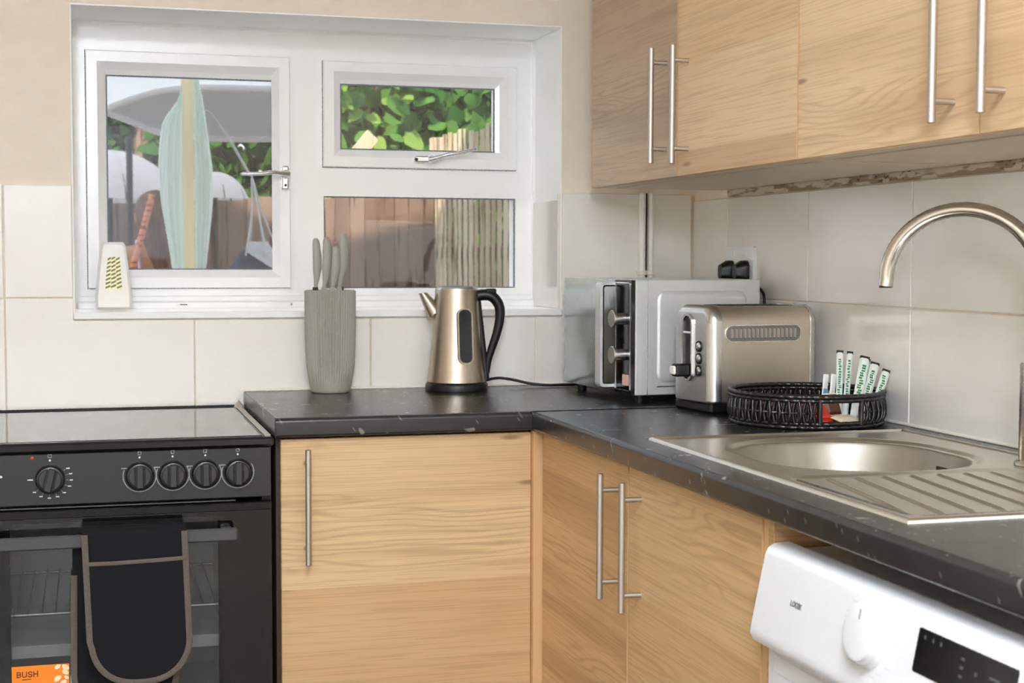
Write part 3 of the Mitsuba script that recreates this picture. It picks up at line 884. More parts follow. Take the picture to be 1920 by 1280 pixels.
add('grip_shade', rbox(-0.5960, -0.590, -1.862, -1.698, 0.664, 0.690, 0.002), 'print_faint', dw)  # greyer box: shade of the grip recess put into its colour
add('door', to_right_face(on_back(lathe([(0, 0.03), (0.10, 0.028), (0.118, 0.022), (0.150, 0.018), (0.165, 0.010), (0.17, 0.0)], 56), 0), -0.590, -1.96).apply_translation([0, 0, 0.36]), 'white_plastic', wm, smooth=40)

# ---------------------------------------------------------------- sink
sk = thing('sink', 'stainless steel sink with round-cornered bowl and ribbed drainer', 'sink')
x0, x1, ya, yb = SINK


def graded(a_, b2, n, e=0.016):
    m_ = np.linspace(a_ + e, b2 - e, n)
    q = np.linspace(0, e, 22)[:-1]
    return np.concatenate([a_ + q, m_, (b2 - q)[::-1]])


xs, ys = graded(x0, x1, 236), graded(ya, yb, 404)
GX, GY = np.meshgrid(xs, ys, indexing='ij')


def sst(a_, b_, x):
    t = np.clip((x - a_) / (b_ - a_), 0, 1)
    return t * t * (3 - 2 * t)


def rdist(cx_, cy_, hx_, hy_, r):
    """signed distance inside (positive) a rounded rectangle"""
    qx, qy = np.abs(GX - cx_) - hx_ + r, np.abs(GY - cy_) - hy_ + r
    return -(np.minimum(np.maximum(qx, qy), 0) + np.hypot(np.maximum(qx, 0), np.maximum(qy, 0)) - r)


edge = np.minimum(np.minimum(GX - x0, x1 - GX), np.minimum(GY - ya, yb - GY))
Z = 0.9003 + 0.0058 * np.sqrt(np.clip(1 - (1 - np.clip(edge / 0.006, 0, 1)) ** 2, 0, 1)) - 0.0036 * sst(0.006, 0.013, edge)
db = rdist(-0.302, -1.358, 0.180, 0.202, 0.165)
Z -= 0.0055 * sst(-0.004, 0.010, db)
Z -= 0.145 * sst(0.016, 0.060, db) ** 0.8 + 0.006 * sst(0.05, 0.15, db)
dd = rdist(-0.338, -1.735, 0.185, 0.168, 0.03)
Z -= 0.0030 * sst(-0.002, 0.012, dd) * sst(0.016, -0.004, db)
gm = sst(0.016, 0.030, dd) * (GY < -1.56) * sst(0.004, -0.006, db)
for k in range(9):
    cxk = -0.505 + 0.0435 * k + 0.155 * (GY + 1.58)
    dgr = np.abs(GX - cxk)
    Z += gm * (0.0030 * sst(0.0058, 0.0012, dgr))
hd = np.hypot(GX + 0.302, GY + 1.358)
Z -= 0.004 * sst(0.040, 0.034, hd)
V = np.stack([GX, GY, Z], -1).reshape(-1, 3)
nx, ny = len(xs), len(ys)
I = np.arange(nx * ny).reshape(nx, ny)
Fq = np.stack([I[:-1, :-1], I[1:, :-1], I[1:, 1:], I[:-1, 1:]], -1).reshape(-1, 4)
Fq = np.vstack([Fq[:, [0, 1, 2]], Fq[:, [0, 2, 3]]])
inb = (db.reshape(-1)[Fq] > 0.012).all(1)
for part_, sel, mt_ in (('deck', ~inb, 'steel_sink'), ('bowl', inb, 'steel_bowl')):
    f_ = Fq[sel]
    u_, inv = np.unique(f_, return_inverse=True)
    add(part_, trimesh.Trimesh(V[u_], inv.reshape(-1, 3), process=False), mt_, sk, smooth=True)
add('strainer', lathe([(0, 0.003), (0.012, 0.003), (0.03, 0.002), (0.036, 0.0)], 32, (-0.302, -1.358, 0.7420)), 'chrome_soft', sk, smooth=40)
add('overflow', rbox(-0.150, -0.146, -1.40, -1.36, 0.862, 0.876, 0.001), 'rubber_black', sk)

# ---------------------------------------------------------------- tap
tp = thing('mixer_tap', 'brushed steel swan-neck tap at the back of the sink', 'tap')
TXY = np.array([-0.105, -1.5615])
add('flange', lathe([(0, 0), (0.0335, 0), (0.0335, 0.003), (0.030, 0.0075), (0, 0.0075)], 40, (*TXY, 0.9030)), 'tap_steel', tp, smooth=40)
add('body', lathe([(0, 0.0), (0.0272, 0.0), (0.0272, 0.146), (0.0262, 0.148), (0, 0.148)], 48, (*TXY, 0.9060)), 'tap_steel', tp, smooth=40)
sd = np.array([-0.67, 0.742])
Rs, zc = 0.1165, 1.1755
path = [(TXY[0], TXY[1], z) for z in np.linspace(1.0, zc, 10)]
for t in np.linspace(0, PI, 48)[1:]:
    s_ = Rs - Rs * math.cos(t)
    path.append((TXY[0] + sd[0] * s_, TXY[1] + sd[1] * s_, zc + 0.108 * math.sin(t)))
e_ = np.array(path[-1])
path.append(tuple(e_ + [-0.002 * sd[0] * -1, 0, -0.010]))
add('spout', tube(path, 0.0112, 24), 'tap_steel', tp, smooth=60)
add('aerator', lathe([(0, 0), (0.0096, 0), (0.0096, 0.004), (0, 0.004)], 24, (path[-1][0], path[-1][1], path[-1][2] - 0.002)), 'rubber_black', tp)
add('lever', cat_(tube([(TXY[0] + 0.020, TXY[1] - 0.018, 1.000), (TXY[0] + 0.045, TXY[1] - 0.070, 1.012), (TXY[0] + 0.060, TXY[1] - 0.105, 1.020)], [0.006, 0.0052, 0.0048], 16)), 'tap_steel', tp, smooth=60)

# ---------------------------------------------------------------- kettle
KC = np.array([-0.630, -0.0840])
kt = thing('kettle', 'brushed steel kettle with a black handle, standing below the window', 'kettle')
ed = np.array([0.971, -0.239])          # to its right as seen from the room
fd = np.array([-0.239, -0.971])         # towards the room


def kp(right, front, z):
    p = KC + ed * right + fd * front
    return (p[0], p[1], z)


add('base', lathe([(0, 0), (0.0725, 0), (0.0735, 0.002), (0.0735, 0.014), (0.070, 0.0185), (0, 0.0185)], 56, (*KC, WT)), 'rubber_black', kt, smooth=40)
prof = [(0, 0.9185), (0.0665, 0.9185), (0.0685, 0.921)]
for t in np.linspace(0, 1, 14)[1:]:
    prof.append((0.0685 - 0.0185 * t - 0.0016 * math.sin(PI * t), 0.921 + 0.213 * t))
prof += [(0.0488, 1.1360), (0, 1.1360)]
add('body', lathe(prof, 72, (*KC, 0)), 'steel_kettle', kt, smooth=40)
note(add('lid', lathe([(0, 1.1445), (0.030, 1.1440), (0.0470, 1.1415), (0.0495, 1.1375), (0.0492, 1.1345), (0, 1.1345)], 56, (*KC, 0)), 'chrome_soft', kt, smooth=40), 'polished lid')
sp = []
for rc, zc_, ra, rb_, tl in ((-0.0785, 1.1275, 0.0100, 0.0130, 0.0010), (-0.0500, 1.0800, 0.0165, 0.0230, 0.0120)):
    for t in np.linspace(0, 2 * PI, 24, endpoint=False):
        sp.append(kp(rc + ra * math.cos(t), rb_ * math.sin(t), zc_ + tl * math.cos(t)))
add('spout', hull(sp), 'steel_kettle', kt, smooth=25)
hp = bezier([(0.042, 1.118), (0.062, 1.1235), (0.083, 1.1195), (0.0985, 1.100), (0.1015, 1.072), (0.0945, 1.035), (0.0830, 1.000), (0.0745, 0.970), (0.0715, 0.940)], 8)
hpth = [kp(r_, 0, z) for r_, z in hp]
rad = np.interp(np.linspace(0, 1, len(hp)), [0, 0.2, 0.5, 0.85, 1], [0.0135, 0.0130, 0.0112, 0.0085, 0.006])
add('handle', tube(hpth, rad, 16), 'rubber_black', kt, smooth=60)
bp = bezier([(0.046, 1.132), (0.0540, 1.060), (0.0620, 0.985), (0.0685, 0.925)], 8)
add('back_strip', tube([kp(r_ + 0.001, 0, z) for r_, z in bp], 0.0075, 14), 'rubber_black', kt, smooth=60)
add('switch', rounded(-0.012, 0.012, -0.009, 0.009, -0.006, 0.006, 0.004).apply_translation(kp(0.080, 0, 1.1320)), 'rubber_black', kt, smooth=40)
ang = math.radians(-90 - 13.9 + 19)
gd = np.array([math.cos(ang), math.sin(ang)])
gt = np.array([-gd[1], gd[0]])
tilt = 0.0875
gn = np.array([gd[0] * math.cos(tilt), gd[1] * math.cos(tilt), math.sin(tilt)])
gu = np.array([-gd[0] * math.sin(tilt), -gd[1] * math.sin(tilt), math.cos(tilt)])
go = np.array([KC[0] + gd[0] * 0.0568, KC[1] + gd[1] * 0.0568, 1.0285])
Mg = M([[gt[0], gt[1], 0], gu, gn], go)
g1 = extr(ring(rrect(-0.0185, 0.0185, -0.0645, 0.0645, 0.0165), 0.0032), 0.0085)
g2 = extr(rrect(-0.0165, 0.0165, -0.0625, 0.0625, 0.015), 0.0062)
g1.apply_transform(Mg)
g2.apply_transform(Mg)
ga = add('gauge_frame', g1, 'steel_kettle', kt)
note(add('water_gauge', g2, 'black_gloss', kt), 'dark water gauge window')
add('cord', tube(bezier([kp(0.066, -0.02, 0.9110), (-0.552, -0.060, 0.9190), (-0.520, -0.048, 0.9235), (-0.485, -0.046, 0.9190), (-0.440, -0.052, 0.9090), (-0.400, -0.060, 0.9050), (-0.350, -0.060, 0.9050), (-0.25, -0.05, 0.905)], 10), 0.0033, 10), 'rubber_black', kt, smooth=60)

# ---------------------------------------------------------------- knife block
BC = np.array([-0.9240, -0.0640])
kb_ = thing('knife_block', 'grey ribbed round knife block on the worktop, below the mullion', 'knife block')
bprof = [(0, 0.0), (0.040, 0.0), (0.0435, 0.002), (0.0462, 0.008), (0.0500, 0.028), (0.0535, 0.060), (0.0560, 0.110), (0.0570, 0.160), (0.0572, 0.232), (0.0560, 0.2350), (0.0530, 0.2350), (0.0525, 0.226), (0, 0.226)]
nb = 360
mb = lathe(bprof, nb, (*BC, WT))
vv = mb.vertices.copy()
for i, (r_, z) in enumerate(bprof):
    if 0.03 < z < 0.2345 and r_ > 0.05 and i < 9:
        a_ = np.arange(nb) * 2 * PI / nb
        dr_ = 0.0017 * np.cos(a_ * 56) * (0.4 if z < 0.05 else 1)
        vv[i * nb:(i + 1) * nb, 0] += dr_ * np.cos(a_)
        vv[i * nb:(i + 1) * nb, 1] += dr_ * np.sin(a_)
mb.vertices = vv
add('holder', mb, 'stone_grey', kb_, smooth=40)


def knife(xo, yo, lean, top, w, lab, turn=0.0, dark=True):
    t = thing('knife', lab, 'knife', 'knives in the grey block')
    zs = np.linspace(0, 1, 22)
    z_top, z_bot = top, WT + 0.238
    hw = np.interp(zs, [0, 0.06, 0.16, 0.40, 0.68, 0.92, 0.985, 1.0], [0.42, 0.46, 0.62, 1.06, 1.06, 0.86, 0.72, 0.4]) * w
    n = 16
    a_ = np.arange(n) * 2 * PI / n
    rr_ = []
    for s_, h_ in zip(zs, hw):
        z = z_bot + (z_top - z_bot) * s_
        x = xo + lean * s_ + 0.004 * math.sin(PI * s_)
        rr_.append(np.stack([x + h_ * np.cos(a_) * math.cos(turn), yo + h_ * 0.62 * np.sin(a_) + h_ * np.cos(a_) * math.sin(turn), np.full(n, z)], 1))
    V = np.vstack(rr_ + [[(xo, yo, z_bot)], [(xo + lean, yo, z_top + 0.0006)]])
    Fc = []
    for i in range(len(zs) - 1):
        for q in range(n):
            w_ = (q + 1) % n
            Fc += [[i * n + q, i * n + w_, (i + 1) * n + w_], [i * n + q, (i + 1) * n + w_, (i + 1) * n + q]]
    c0, c1 = len(zs) * n, len(zs) * n + 1
    for q in range(n):
        w_ = (q + 1) % n
        Fc += [[c0, w_, q], [c1, (len(zs) - 1) * n + q, (len(zs) - 1) * n + w_]]
    V[:, 0] += BC[0]
    V[:, 1] += BC[1]
    add('handle', trimesh.Trimesh(V, Fc, process=False), 'handle_sage', t, smooth=50)
    add('bolster', rbox(BC[0] + xo - 0.0062, BC[0] + xo + 0.0062, BC[1] + yo - 0.003, BC[1] + yo + 0.003, WT + 0.2255, z_bot + 0.004, 0.001), 'rubber_black' if dark else 'handle_sage', t)
    add('blade', rbox(BC[0] + xo - 0.008, BC[0] + xo + 0.008, BC[1] + yo - 0.001, BC[1] + yo + 0.001, WT + 0.10, WT + 0.2262, 0.0004), 'steel_satin', t)


knife(-0.0345, -0.006, 0.001, 1.2530, 0.0098, 'leftmost knife handle, upright in the grey block', 0.1)
knife(-0.0165, -0.018, 0.006, 1.2560, 0.0105, 'second knife handle from the left, leaning slightly right', 0.1, False)
knife(0.0010, -0.026, 0.008, 1.2350, 0.0098, 'shortest knife handle, in the middle of the block', 0.1, False)
knife(0.0190, -0.014, 0.010, 1.2660, 0.0110, 'tallest knife handle, right of the shortest one', 0.1, False)
knife(0.0275, 0.016, 0.006, 1.2480, 0.0090, 'knife handle half hidden behind the tallest one', 0.1)

# ---------------------------------------------------------------- air freshener
af = thing('air_freshener', 'white plastic gel air freshener with slanted slots on the window sill', 'air freshener')
ap = sg.Polygon([(-0.0395, 0.004), (-0.0405, 0.030), (-0.034, 0.10), (-0.0275, 0.150), (-0.0225, 0.158), (0.0225, 0.158), (0.0275, 0.150), (0.034, 0.10), (0.0405, 0.030), (0.0395, 0.004)]).buffer(-0.004).buffer(0.008).buffer(-0.004)
AO = np.array([-1.4020, 0.075, WZ0 + 0.003])


def afp(m_, w=0.0):
    return on_back(m_, 0).apply_translation([AO[0], AO[1] - w, AO[2]])


b_ = np.array(ap.exterior.coords)
c_in = np.array(ap.buffer(-0.006).exterior.coords)
add('body', hull(np.vstack([afp(extr(ap, 0.020), 0.0).vertices, afp(extr(ap.buffer(-0.006), 0.030), 0.0).vertices])).apply_translation([0, 0, -0.0004]), 'white_plastic', af, smooth=35)
gp = sg.Polygon([(-0.0195, 0.048), (0.0195, 0.048), (0.0145, 0.124), (-0.0125, 0.124)])
note(add('gel_panel', afp(extr(gp, 0.0008), 0.0298), 'yellow_gel', af), 'pale yellow slotted panel')
for c3 in range(3):
    for r3 in range(8):
        z = 0.0515 + r3 * 0.0091 + (0.002 if c3 == 1 else 0)
        half = np.interp(z, [0.048, 0.124], [0.0195, 0.0140])
        cxs = (-0.66, 0.0, 0.66)[c3] * half
        hw = half * 0.29
        sl2 = sg.Polygon([(cxs - hw, z - 0.0005), (cxs + hw, z + 0.0042), (cxs + hw, z + 0.0085), (cxs - hw, z + 0.0040)])
        add('slot', afp(extr(sl2.intersection(gp), 0.0006), 0.0304), 'olive_slot', af)

# ---------------------------------------------------------------- microwave
MB, MR = np.array([-0.3500, -0.5100, 0.0]), math.atan2(0.079, 0.997)
MZ0, MZ1, MD, MW = 0.918, 1.1640, 0.305, 0.373
mw = thing('microwave', 'silver microwave with mirrored door, turned towards the window side in the corner', 'microwave')


def mput(m_):
    return moved(m_, MB, MR)


def m_front(poly, d, x=0.0):
    """drawn on the front: u = local y, v = z; grows out towards local -x"""
    m_ = extr(poly, d)
    m_.apply_transform(M([[0, 1, 0], [0, 0, 1], [1, 0, 0]], [0, 0, 0]))
    m_.apply_translation([x - d, 0, 0])
    return mput(m_)


def m_side(poly, d, y=0.0):
    """drawn on the right flank: u = local x, v = z; grows towards local -y"""
    m_ = extr(poly, d)
    m_.apply_transform(M([[1, 0, 0], [0, 0, 1], [0, -1, 0]], [0, y, 0]))
    return mput(m_)


add('body', mput(rbox(0.006, MD, 0.0, MW, MZ0, MZ1, 0.002)), 'silver_paint', mw)
note(add('door', m_front(sg.box(0.0870, MZ0 + 0.002, MW - 0.001, MZ1 - 0.001), 0.009, 0.006), 'mirror_glass', mw), 'mirrored door')
cpm = add('control_panel', m_front(sg.box(0.004, MZ0 + 0.002, 0.0860, MZ1 - 0.001), 0.009, 0.006), 'black_gloss', mw)
add('panel_trim', m_front(ring(rrect(0.008, 0.0835, MZ0 + 0.008, MZ1 - 0.006, 0.004), 0.0018), 0.0015, -0.003), 'chrome', cpm)
for z in (1.0800, 1.0030):
    k_ = lathe([(0, 0), (0.0125, 0), (0.0125, 0.022), (0.0190, 0.024), (0.0190, 0.0275), (0.0175, 0.029), (0, 0.029)], 36)
    k_.apply_transform(M([[0, 1, 0], [0, 0, 1], [-1, 0, 0]], [-0.003, 0.0420, z]))
    k2 = add('knob', mput(k_), 'chrome_soft', cpm, smooth=35)
note(add('print_label', m_front(sg.box(0.014, MZ0 + 0.020, 0.046, MZ0 + 0.043), 0.0006, -0.0031), 'pink_print', cpm), 'pale pink printed panel')
plastic('pink_print', srgb(222, 178, 170), 0.5)
# handle: an upright loop
hz0, hz1, ho = MZ0 + 0.012, MZ1 - 0.006, 0.036
hl = rrect(-0.03, ho, hz0, hz1, 0.010).difference(rrect(-0.03, ho - 0.0065, hz0 + 0.0065, hz1 - 0.0065, 0.006)).intersection(sg.box(0.003, 0, 1, 2))
hm = extr(affinity.scale(hl, -1, 1, origin=(0, 0)), 0.026)
hm.apply_transform(M([[1, 0, 0], [0, 0, 1], [0, -1, 0]], [0, 0.1180, 0]))
hd_ = add('handle', mput(hm), 'silver_paint', mw)
hi = rrect(-0.03, ho - 0.0064, hz0 + 0.0064, hz1 - 0.0064, 0.006).difference(rrect(-0.03, ho - 0.0095, hz0 + 0.0095, hz1 - 0.0095, 0.005)).intersection(sg.box(0.003, 0, 1, 2))
hm2 = extr(affinity.scale(hi, -1, 1, origin=(0, 0)), 0.0255)
hm2.apply_transform(M([[1, 0, 0], [0, 0, 1], [0, -1, 0]], [0, 0.1178, 0]))
note(add('lining', mput(hm2), 'black_gloss', hd_), 'black lining of the handle')
# flank
em0, em1 = rrect(0.056, 0.272, MZ0 + 0.026, MZ1 - 0.024, 0.022), rrect(0.063, 0.265, MZ0 + 0.033, MZ1 - 0.031, 0.016)
pts = [(p[0], p[1], 0) for p in em0.exterior.coords] + [(p[0], p[1], 0.006) for p in em1.exterior.coords]
em = hull(pts)
em.apply_transform(M([[1, 0, 0], [0, 0, 1], [0, -1, 0]], [0, 0, 0]))
sp_ = add('pressed_panel', mput(em), 'silver_paint', mw, smooth=50)
add('seam', m_side(sg.box(0.0330, MZ0 + 0.001, 0.0342, MZ1 - 0.001), 0.0005), 'chrome', mw)
add('slot', m_side(rrect(0.056, 0.100, MZ0 + 0.0165, MZ0 + 0.0190, 0.001), 0.0005), 'print_dark', mw)
for fx, fy in ((0.03, 0.03), (0.03, MW - 0.03), (MD - 0.03, 0.03), (MD - 0.03, MW - 0.03)):
    add('foot', mput(lathe([(0, WT + 0.0004), (0.010, WT + 0.0004), (0.012, MZ0 + 0.0005), (0, MZ0 + 0.0005)], 16, (fx, fy, 0))), 'rubber_black', mw)

# ---------------------------------------------------------------- toaster
TP, TR = np.array([-0.2707, -0.7448, WT]), math.radians(6.0)
TL, TW, TH = 0.240, 0.155, 0.2135
ts = thing('toaster', 'two-slice brushed steel toaster with chrome ends in front of the microwave', 'toaster')


def tput(m_):
    return moved(m_, TP, TR)


def tsec(poly, xa, xb):
    """section in local (y, z), swept along local x"""
    m_ = extr(poly, abs(xb - xa))
    m_.apply_transform(M([[0, 1, 0], [0, 0, 1], [1, 0, 0]], [min(xa, xb), 0, 0]))
    return tput(m_)


def sect(g):
    top = rrect(-g, TW + g, 0.05, TH + g, 0.034 + g)
    low = rrect(-g, TW + g, 0.020, 0.12, 0.006)
    return top.union(low).union(sg.box(-g, 0.04, TW + g, 0.12))


add('base', tput(rbox(-0.002, TL + 0.002, 0.002, TW - 0.002, 0.0, 0.0225, 0.005)), 'rubber_black', ts)
add('shell', tsec(sect(0.0), 0.020, TL - 0.012), 'steel_toaster', ts, smooth=35)


def cap(xa, xb, xo):
    s0, s1 = sect(0.0015), sect(-0.014)
    pts = [(xa, p[0], p[1]) for p in s0.exterior.coords] + [(xb, p[0], p[1]) for p in s0.exterior.coords] + [(xo, p[0], p[1]) for p in s1.exterior.coords]
    d_ = xo - xb
    s2 = sect(-0.004)
    pts += [(xb + d_ * 0.6, p[0], p[1]) for p in s2.exterior.coords]
    return tput(hull(pts))


ec = add('end_cap', cap(0.021, 0.009, -0.006), 'chrome_soft', ts, smooth=40)
add('end_cap', cap(TL - 0.013, TL - 0.005, TL + 0.004), 'chrome_soft', ts, smooth=40)


def tend(poly, d, x=-0.006):
    m_ = extr(poly, d)
    m_.apply_transform(M([[0, 1, 0], [0, 0, 1], [1, 0, 0]], [x - d, 0, 0]))
    return tput(m_)


add('lever_slot_frame', tend(rrect(0.068, 0.110, 0.060, 0.198, 0.020).difference(rrect(0.073, 0.105, 0.065, 0.193, 0.0155)), 0.004), 'chrome', ec)
add('lever_slot', tend(rrect(0.073, 0.105, 0.065, 0.193, 0.0155), 0.0008), 'rubber_black', ec)
add('slot_bridge', tend(sg.box(0.073, 0.1575, 0.105, 0.1615), 0.0035), 'white_gloss', ec)
lk = add('lever', tput(rounded(-0.040, -0.006, 0.076, 0.102, 0.070, 0.096, 0.006)), 'rubber_black', ec, smooth=40)
note(add('lever_tip', tput(rounded(-0.0445, -0.036, 0.079, 0.099, 0.074, 0.092, 0.004)), 'white_plastic', lk, smooth=40), 'pale lever tip')
for z in (0.1330, 0.1085, 0.0840):
    m_ = lathe([(0, 0.004), (0.006, 0.004), (0.0085, 0.002), (0.0092, 0.0)], 28)
    m_.apply_transform(M([[0, 1, 0], [0, 0, 1], [-1, 0, 0]], [-0.0058, 0.044, z]))
    bt_ = add('button', tput(m_), 'chrome', ec, smooth=40)
    m_ = lathe([(0.0092, 0), (0.0112, 0), (0.0112, 0.0025), (0.0092, 0.0025)], 28)
    m_.apply_transform(M([[0, 1, 0], [0, 0, 1], [-1, 0, 0]], [-0.0058, 0.044, z]))
    add('button_ring', tput(m_), 'rubber_black', ec, smooth=40)


def tside(poly, d, y=0.0):
    m_ = extr(poly, d)
    m_.apply_transform(M([[1, 0, 0], [0, 0, 1], [0, -1, 0]], [0, y, 0]))
    return tput(m_)


vp = rrect(0.028, 0.205, 0.1420, 0.1770, 0.0170)
vb_ = note(add('vent_back', tside(vp.buffer(-0.002), 0.0004), 'steel_dark', ts), 'dark vent strip with the shade of a recess put into its colour')  # flat plate, darkened to stand for the shade between the ribs
vn = add('vent_panel', tside(ring(vp, 0.0022), 0.0016), 'chrome', ts)
for i in range(16):
    x = 0.0435 + i * 0.00970
    m_ = hull(np.vstack([extr(rrect(x - 0.0030, x + 0.0030, 0.1485, 0.1712, 0.0028, 3), 0.0002).vertices, extr(rrect(x - 0.0014, x + 0.0014, 0.1505, 0.1690, 0.0013, 3), 0.0036).vertices]))
    m_.apply_transform(M([[1, 0, 0], [0, 0, 1], [0, -1, 0]], [0, 0.0001, 0]))
    v_ = add('vent_rib', tput(m_), 'steel_satin', vn, smooth=40)
for y in (0.050, 0.105):
    add('bread_slot', tput(rbox(0.045, TL - 0.035, y - 0.014, y + 0.014, TH - 0.0006, TH + 0.0012, 0.0004)), 'rubber_black', ts)

# ---------------------------------------------------------------- wicker basket and what lies in it
WC = np.array([-0.1535, -0.9165])
wk = thing('basket', 'round black wicker basket of drink sachets behind the sink', 'basket')
RB, HB = 0.1415, 0.0600
n = 200
ta = np.linspace(0, 2 * PI, n, endpoint=False)


def hoop(r, z, amp=0.0, k=0, ph=0.0):
    return [(WC[0] + (r + amp * math.cos(k * t + ph)) * math.cos(t), WC[1] + (r + amp * math.cos(k * t + ph)) * math.sin(t), WT + z) for t in ta]


plastic('wicker', srgb(20, 18, 18), 0.22, 0.55)
A0 = math.radians(-90)            # middle of the hand hole, as an angle around the basket
AH = math.radians(17)


def in_hole(t):
    d_ = (t - A0 + PI) % (2 * PI) - PI
    return abs(d_) < AH


add('rim', cat_(tube(hoop(RB, HB, 0.0014, 50), 0.0046, 8, closed=True), tube(hoop(RB, HB - 0.007, 0.0014, 50, PI), 0.0044, 8, closed=True)), 'wicker', wk, smooth=60)
add('foot_rim', cat_(tube(hoop(RB - 0.002, 0.0045, 0.0016, 45), 0.0044, 8, closed=True), tube(hoop(RB - 0.002, 0.011, 0.0016, 45, PI), 0.0042, 8, closed=True)), 'wicker', wk, smooth=60)
weave = []
NS = 96
for i in range(NS):
    t0 = 2 * PI * (i + 0.5) / NS
    if in_hole(t0):
        continue
    dt = 2 * PI / NS
    pts = []
    for s_, o_, q in ((0.010, -0.10, 0.0), (0.018, 0.10, 0.004), (0.030, 0.30, 0.0045), (0.042, 0.10, 0.003), (0.052, -0.10, 0.0)):
        t_ = t0 + dt * o_ * (1 if i % 2 else -1)
        r_ = RB + q * (1 if i % 2 else 0.2) - 0.0005
        pts.append((WC[0] + r_ * math.cos(t_), WC[1] + r_ * math.sin(t_), WT + s_))
    weave.append(tube(bezier(pts, 3), 0.0031, 6))
    pts2 = []
    for s_, o_ in ((0.010, 0.4), (0.022, 0.75), (0.038, 0.75), (0.052, 0.4)):
        t_ = t0 + dt * o_ * (-1 if i % 2 else 1)
        pts2.append((WC[0] + (RB - 0.005) * math.cos(t_), WC[1] + (RB - 0.005) * math.sin(t_), WT + s_))
    weave.append(tube(bezier(pts2, 3), 0.0030, 6))
arc = [t for t in np.linspace(A0 + AH, A0 - AH + 2 * PI, 180)]
weave.append(tube([(WC[0] + (RB + 0.0030 * math.cos(t * NS / 2)) * math.cos(t), WC[1] + (RB + 0.0030 * math.cos(t * NS / 2)) * math.sin(t), WT + 0.0305) for t in arc], 0.0024, 6))
kw = add('weave', cat_(*weave), 'wicker', wk, smooth=60)
labels[kw] = {'kind': 'stuff'}
for sgn in (-1, 1):
    t_ = A0 + sgn * AH
    add('hole_post', tube([(WC[0] + RB * math.cos(t_), WC[1] + RB * math.sin(t_), WT + 0.008), (WC[0] + RB * math.cos(t_), WC[1] + RB * math.sin(t_), WT + HB - 0.004)], 0.0046, 8), 'wicker', wk, smooth=60)
add('floor', lathe([(0, 0.003), (RB - 0.004, 0.003), (RB - 0.004, 0.007), (0, 0.007)], 60, (*WC, WT)), 'wicker', wk)

plastic('stick_paper', srgb(226, 232, 226), 0.45)
plastic('stick_green', srgb(40, 120, 74), 0.5)
plastic('stick_dark', srgb(34, 28, 28), 0.5)
plastic('sachet_red', srgb(206, 52, 26), 0.3)
plastic('sachet_brown', srgb(92, 52, 36), 0.4)
plastic('sachet_cream', srgb(220, 204, 178), 0.45)
plastic('sachet_blue', srgb(120, 160, 190), 0.45)
CAMV = np.array([-0.40, -0.917])


def stick(foot, tip, w, lab, grp, paper='stick_paper', ink='stick_green', capm='stick_dark', rnd=0):
    t = thing('sugar_stick', lab, 'sugar stick', grp)
    f_, p_ = np.array(foot), np.array(tip)
    L = np.linalg.norm(p_ - f_)
    up2 = (p_ - f_) / L
    fr2 = np.array([CAMV[0], CAMV[1], 0.1])
    fr2 -= up2 * (fr2 @ up2)
    fr2 /= np.linalg.norm(fr2)
    rt2 = np.cross(up2, fr2)
    Mx = M([rt2, up2, fr2], f_)

    def put(m_):
        m_.apply_transform(Mx)
        return m_
    pts = []
    for v_, th_, ww in ((0, 0.0004, w), (0.010, 0.0028, w * 0.9), (L - 0.010, 0.0028, w * 0.9), (L - 0.002, 0.0004, w)):
        pts += [(s_ * ww, v_, 0) for s_ in (-1, 1)] + [(s_ * ww * 0.55, v_, q * th_) for s_ in (-1, 1) for q in (-1, 1)]
    add('sleeve', put(hull(pts)), paper, t)
    add('crimp', put(rbox(-w * 1.05, w * 1.05, L - 0.006, L + 0.0005, -0.0010, 0.0010, 0.0003)), capm, t)
    rg = random.Random(rnd)
    v_ = L * 0.30
    while v_ < L * 0.86:
        h2 = rg.uniform(0.0022, 0.0042)
        s_ = rg.uniform(-0.18, 0.18) * w
        add('letter_mark', put(rbox(s_ - w * 0.42, s_ + w * rg.uniform(0.25, 0.45), v_, v_ + h2, 0.0020, 0.0034, 0.0003)), ink, t)
        v_ += h2 + rg.uniform(0.0012, 0.0024)


grp = 'green-lettered sugar sticks in the basket'
stick((-0.1050, -0.955, WT + 0.009), (-0.0748, -0.9000, 1.0334), 0.0062, 'leftmost upright green-lettered sugar stick in the basket', None, rnd=1)
stick((-0.0900, -0.950, WT + 0.009), (-0.0532, -0.9000, 1.0311), 0.0058, 'second upright green-lettered sugar stick from the left', None, rnd=2)
stick((-0.0930, -0.990, WT + 0.009), (-0.0379, -0.9300, 1.0235), 0.0088, 'broad sugar stick at the left of the leaning bundle', None, rnd=3)
stick((-0.0740, -0.962, WT + 0.009), (-0.0260, -0.9150, 1.0180), 0.0075, 'sugar stick in the middle of the leaning bundle, hindmost', None, rnd=4)
stick((-0.0760, -0.985, WT + 0.009), (-0.0200, -0.9380, 1.0120), 0.0080, 'sugar stick right of the middle of the leaning bundle', None, rnd=5)
stick((-0.0600, -0.992, WT + 0.009), (-0.0100, -0.9620, 1.0000), 0.0072, 'rightmost sugar stick, leaning furthest to the right', None, rnd=6)


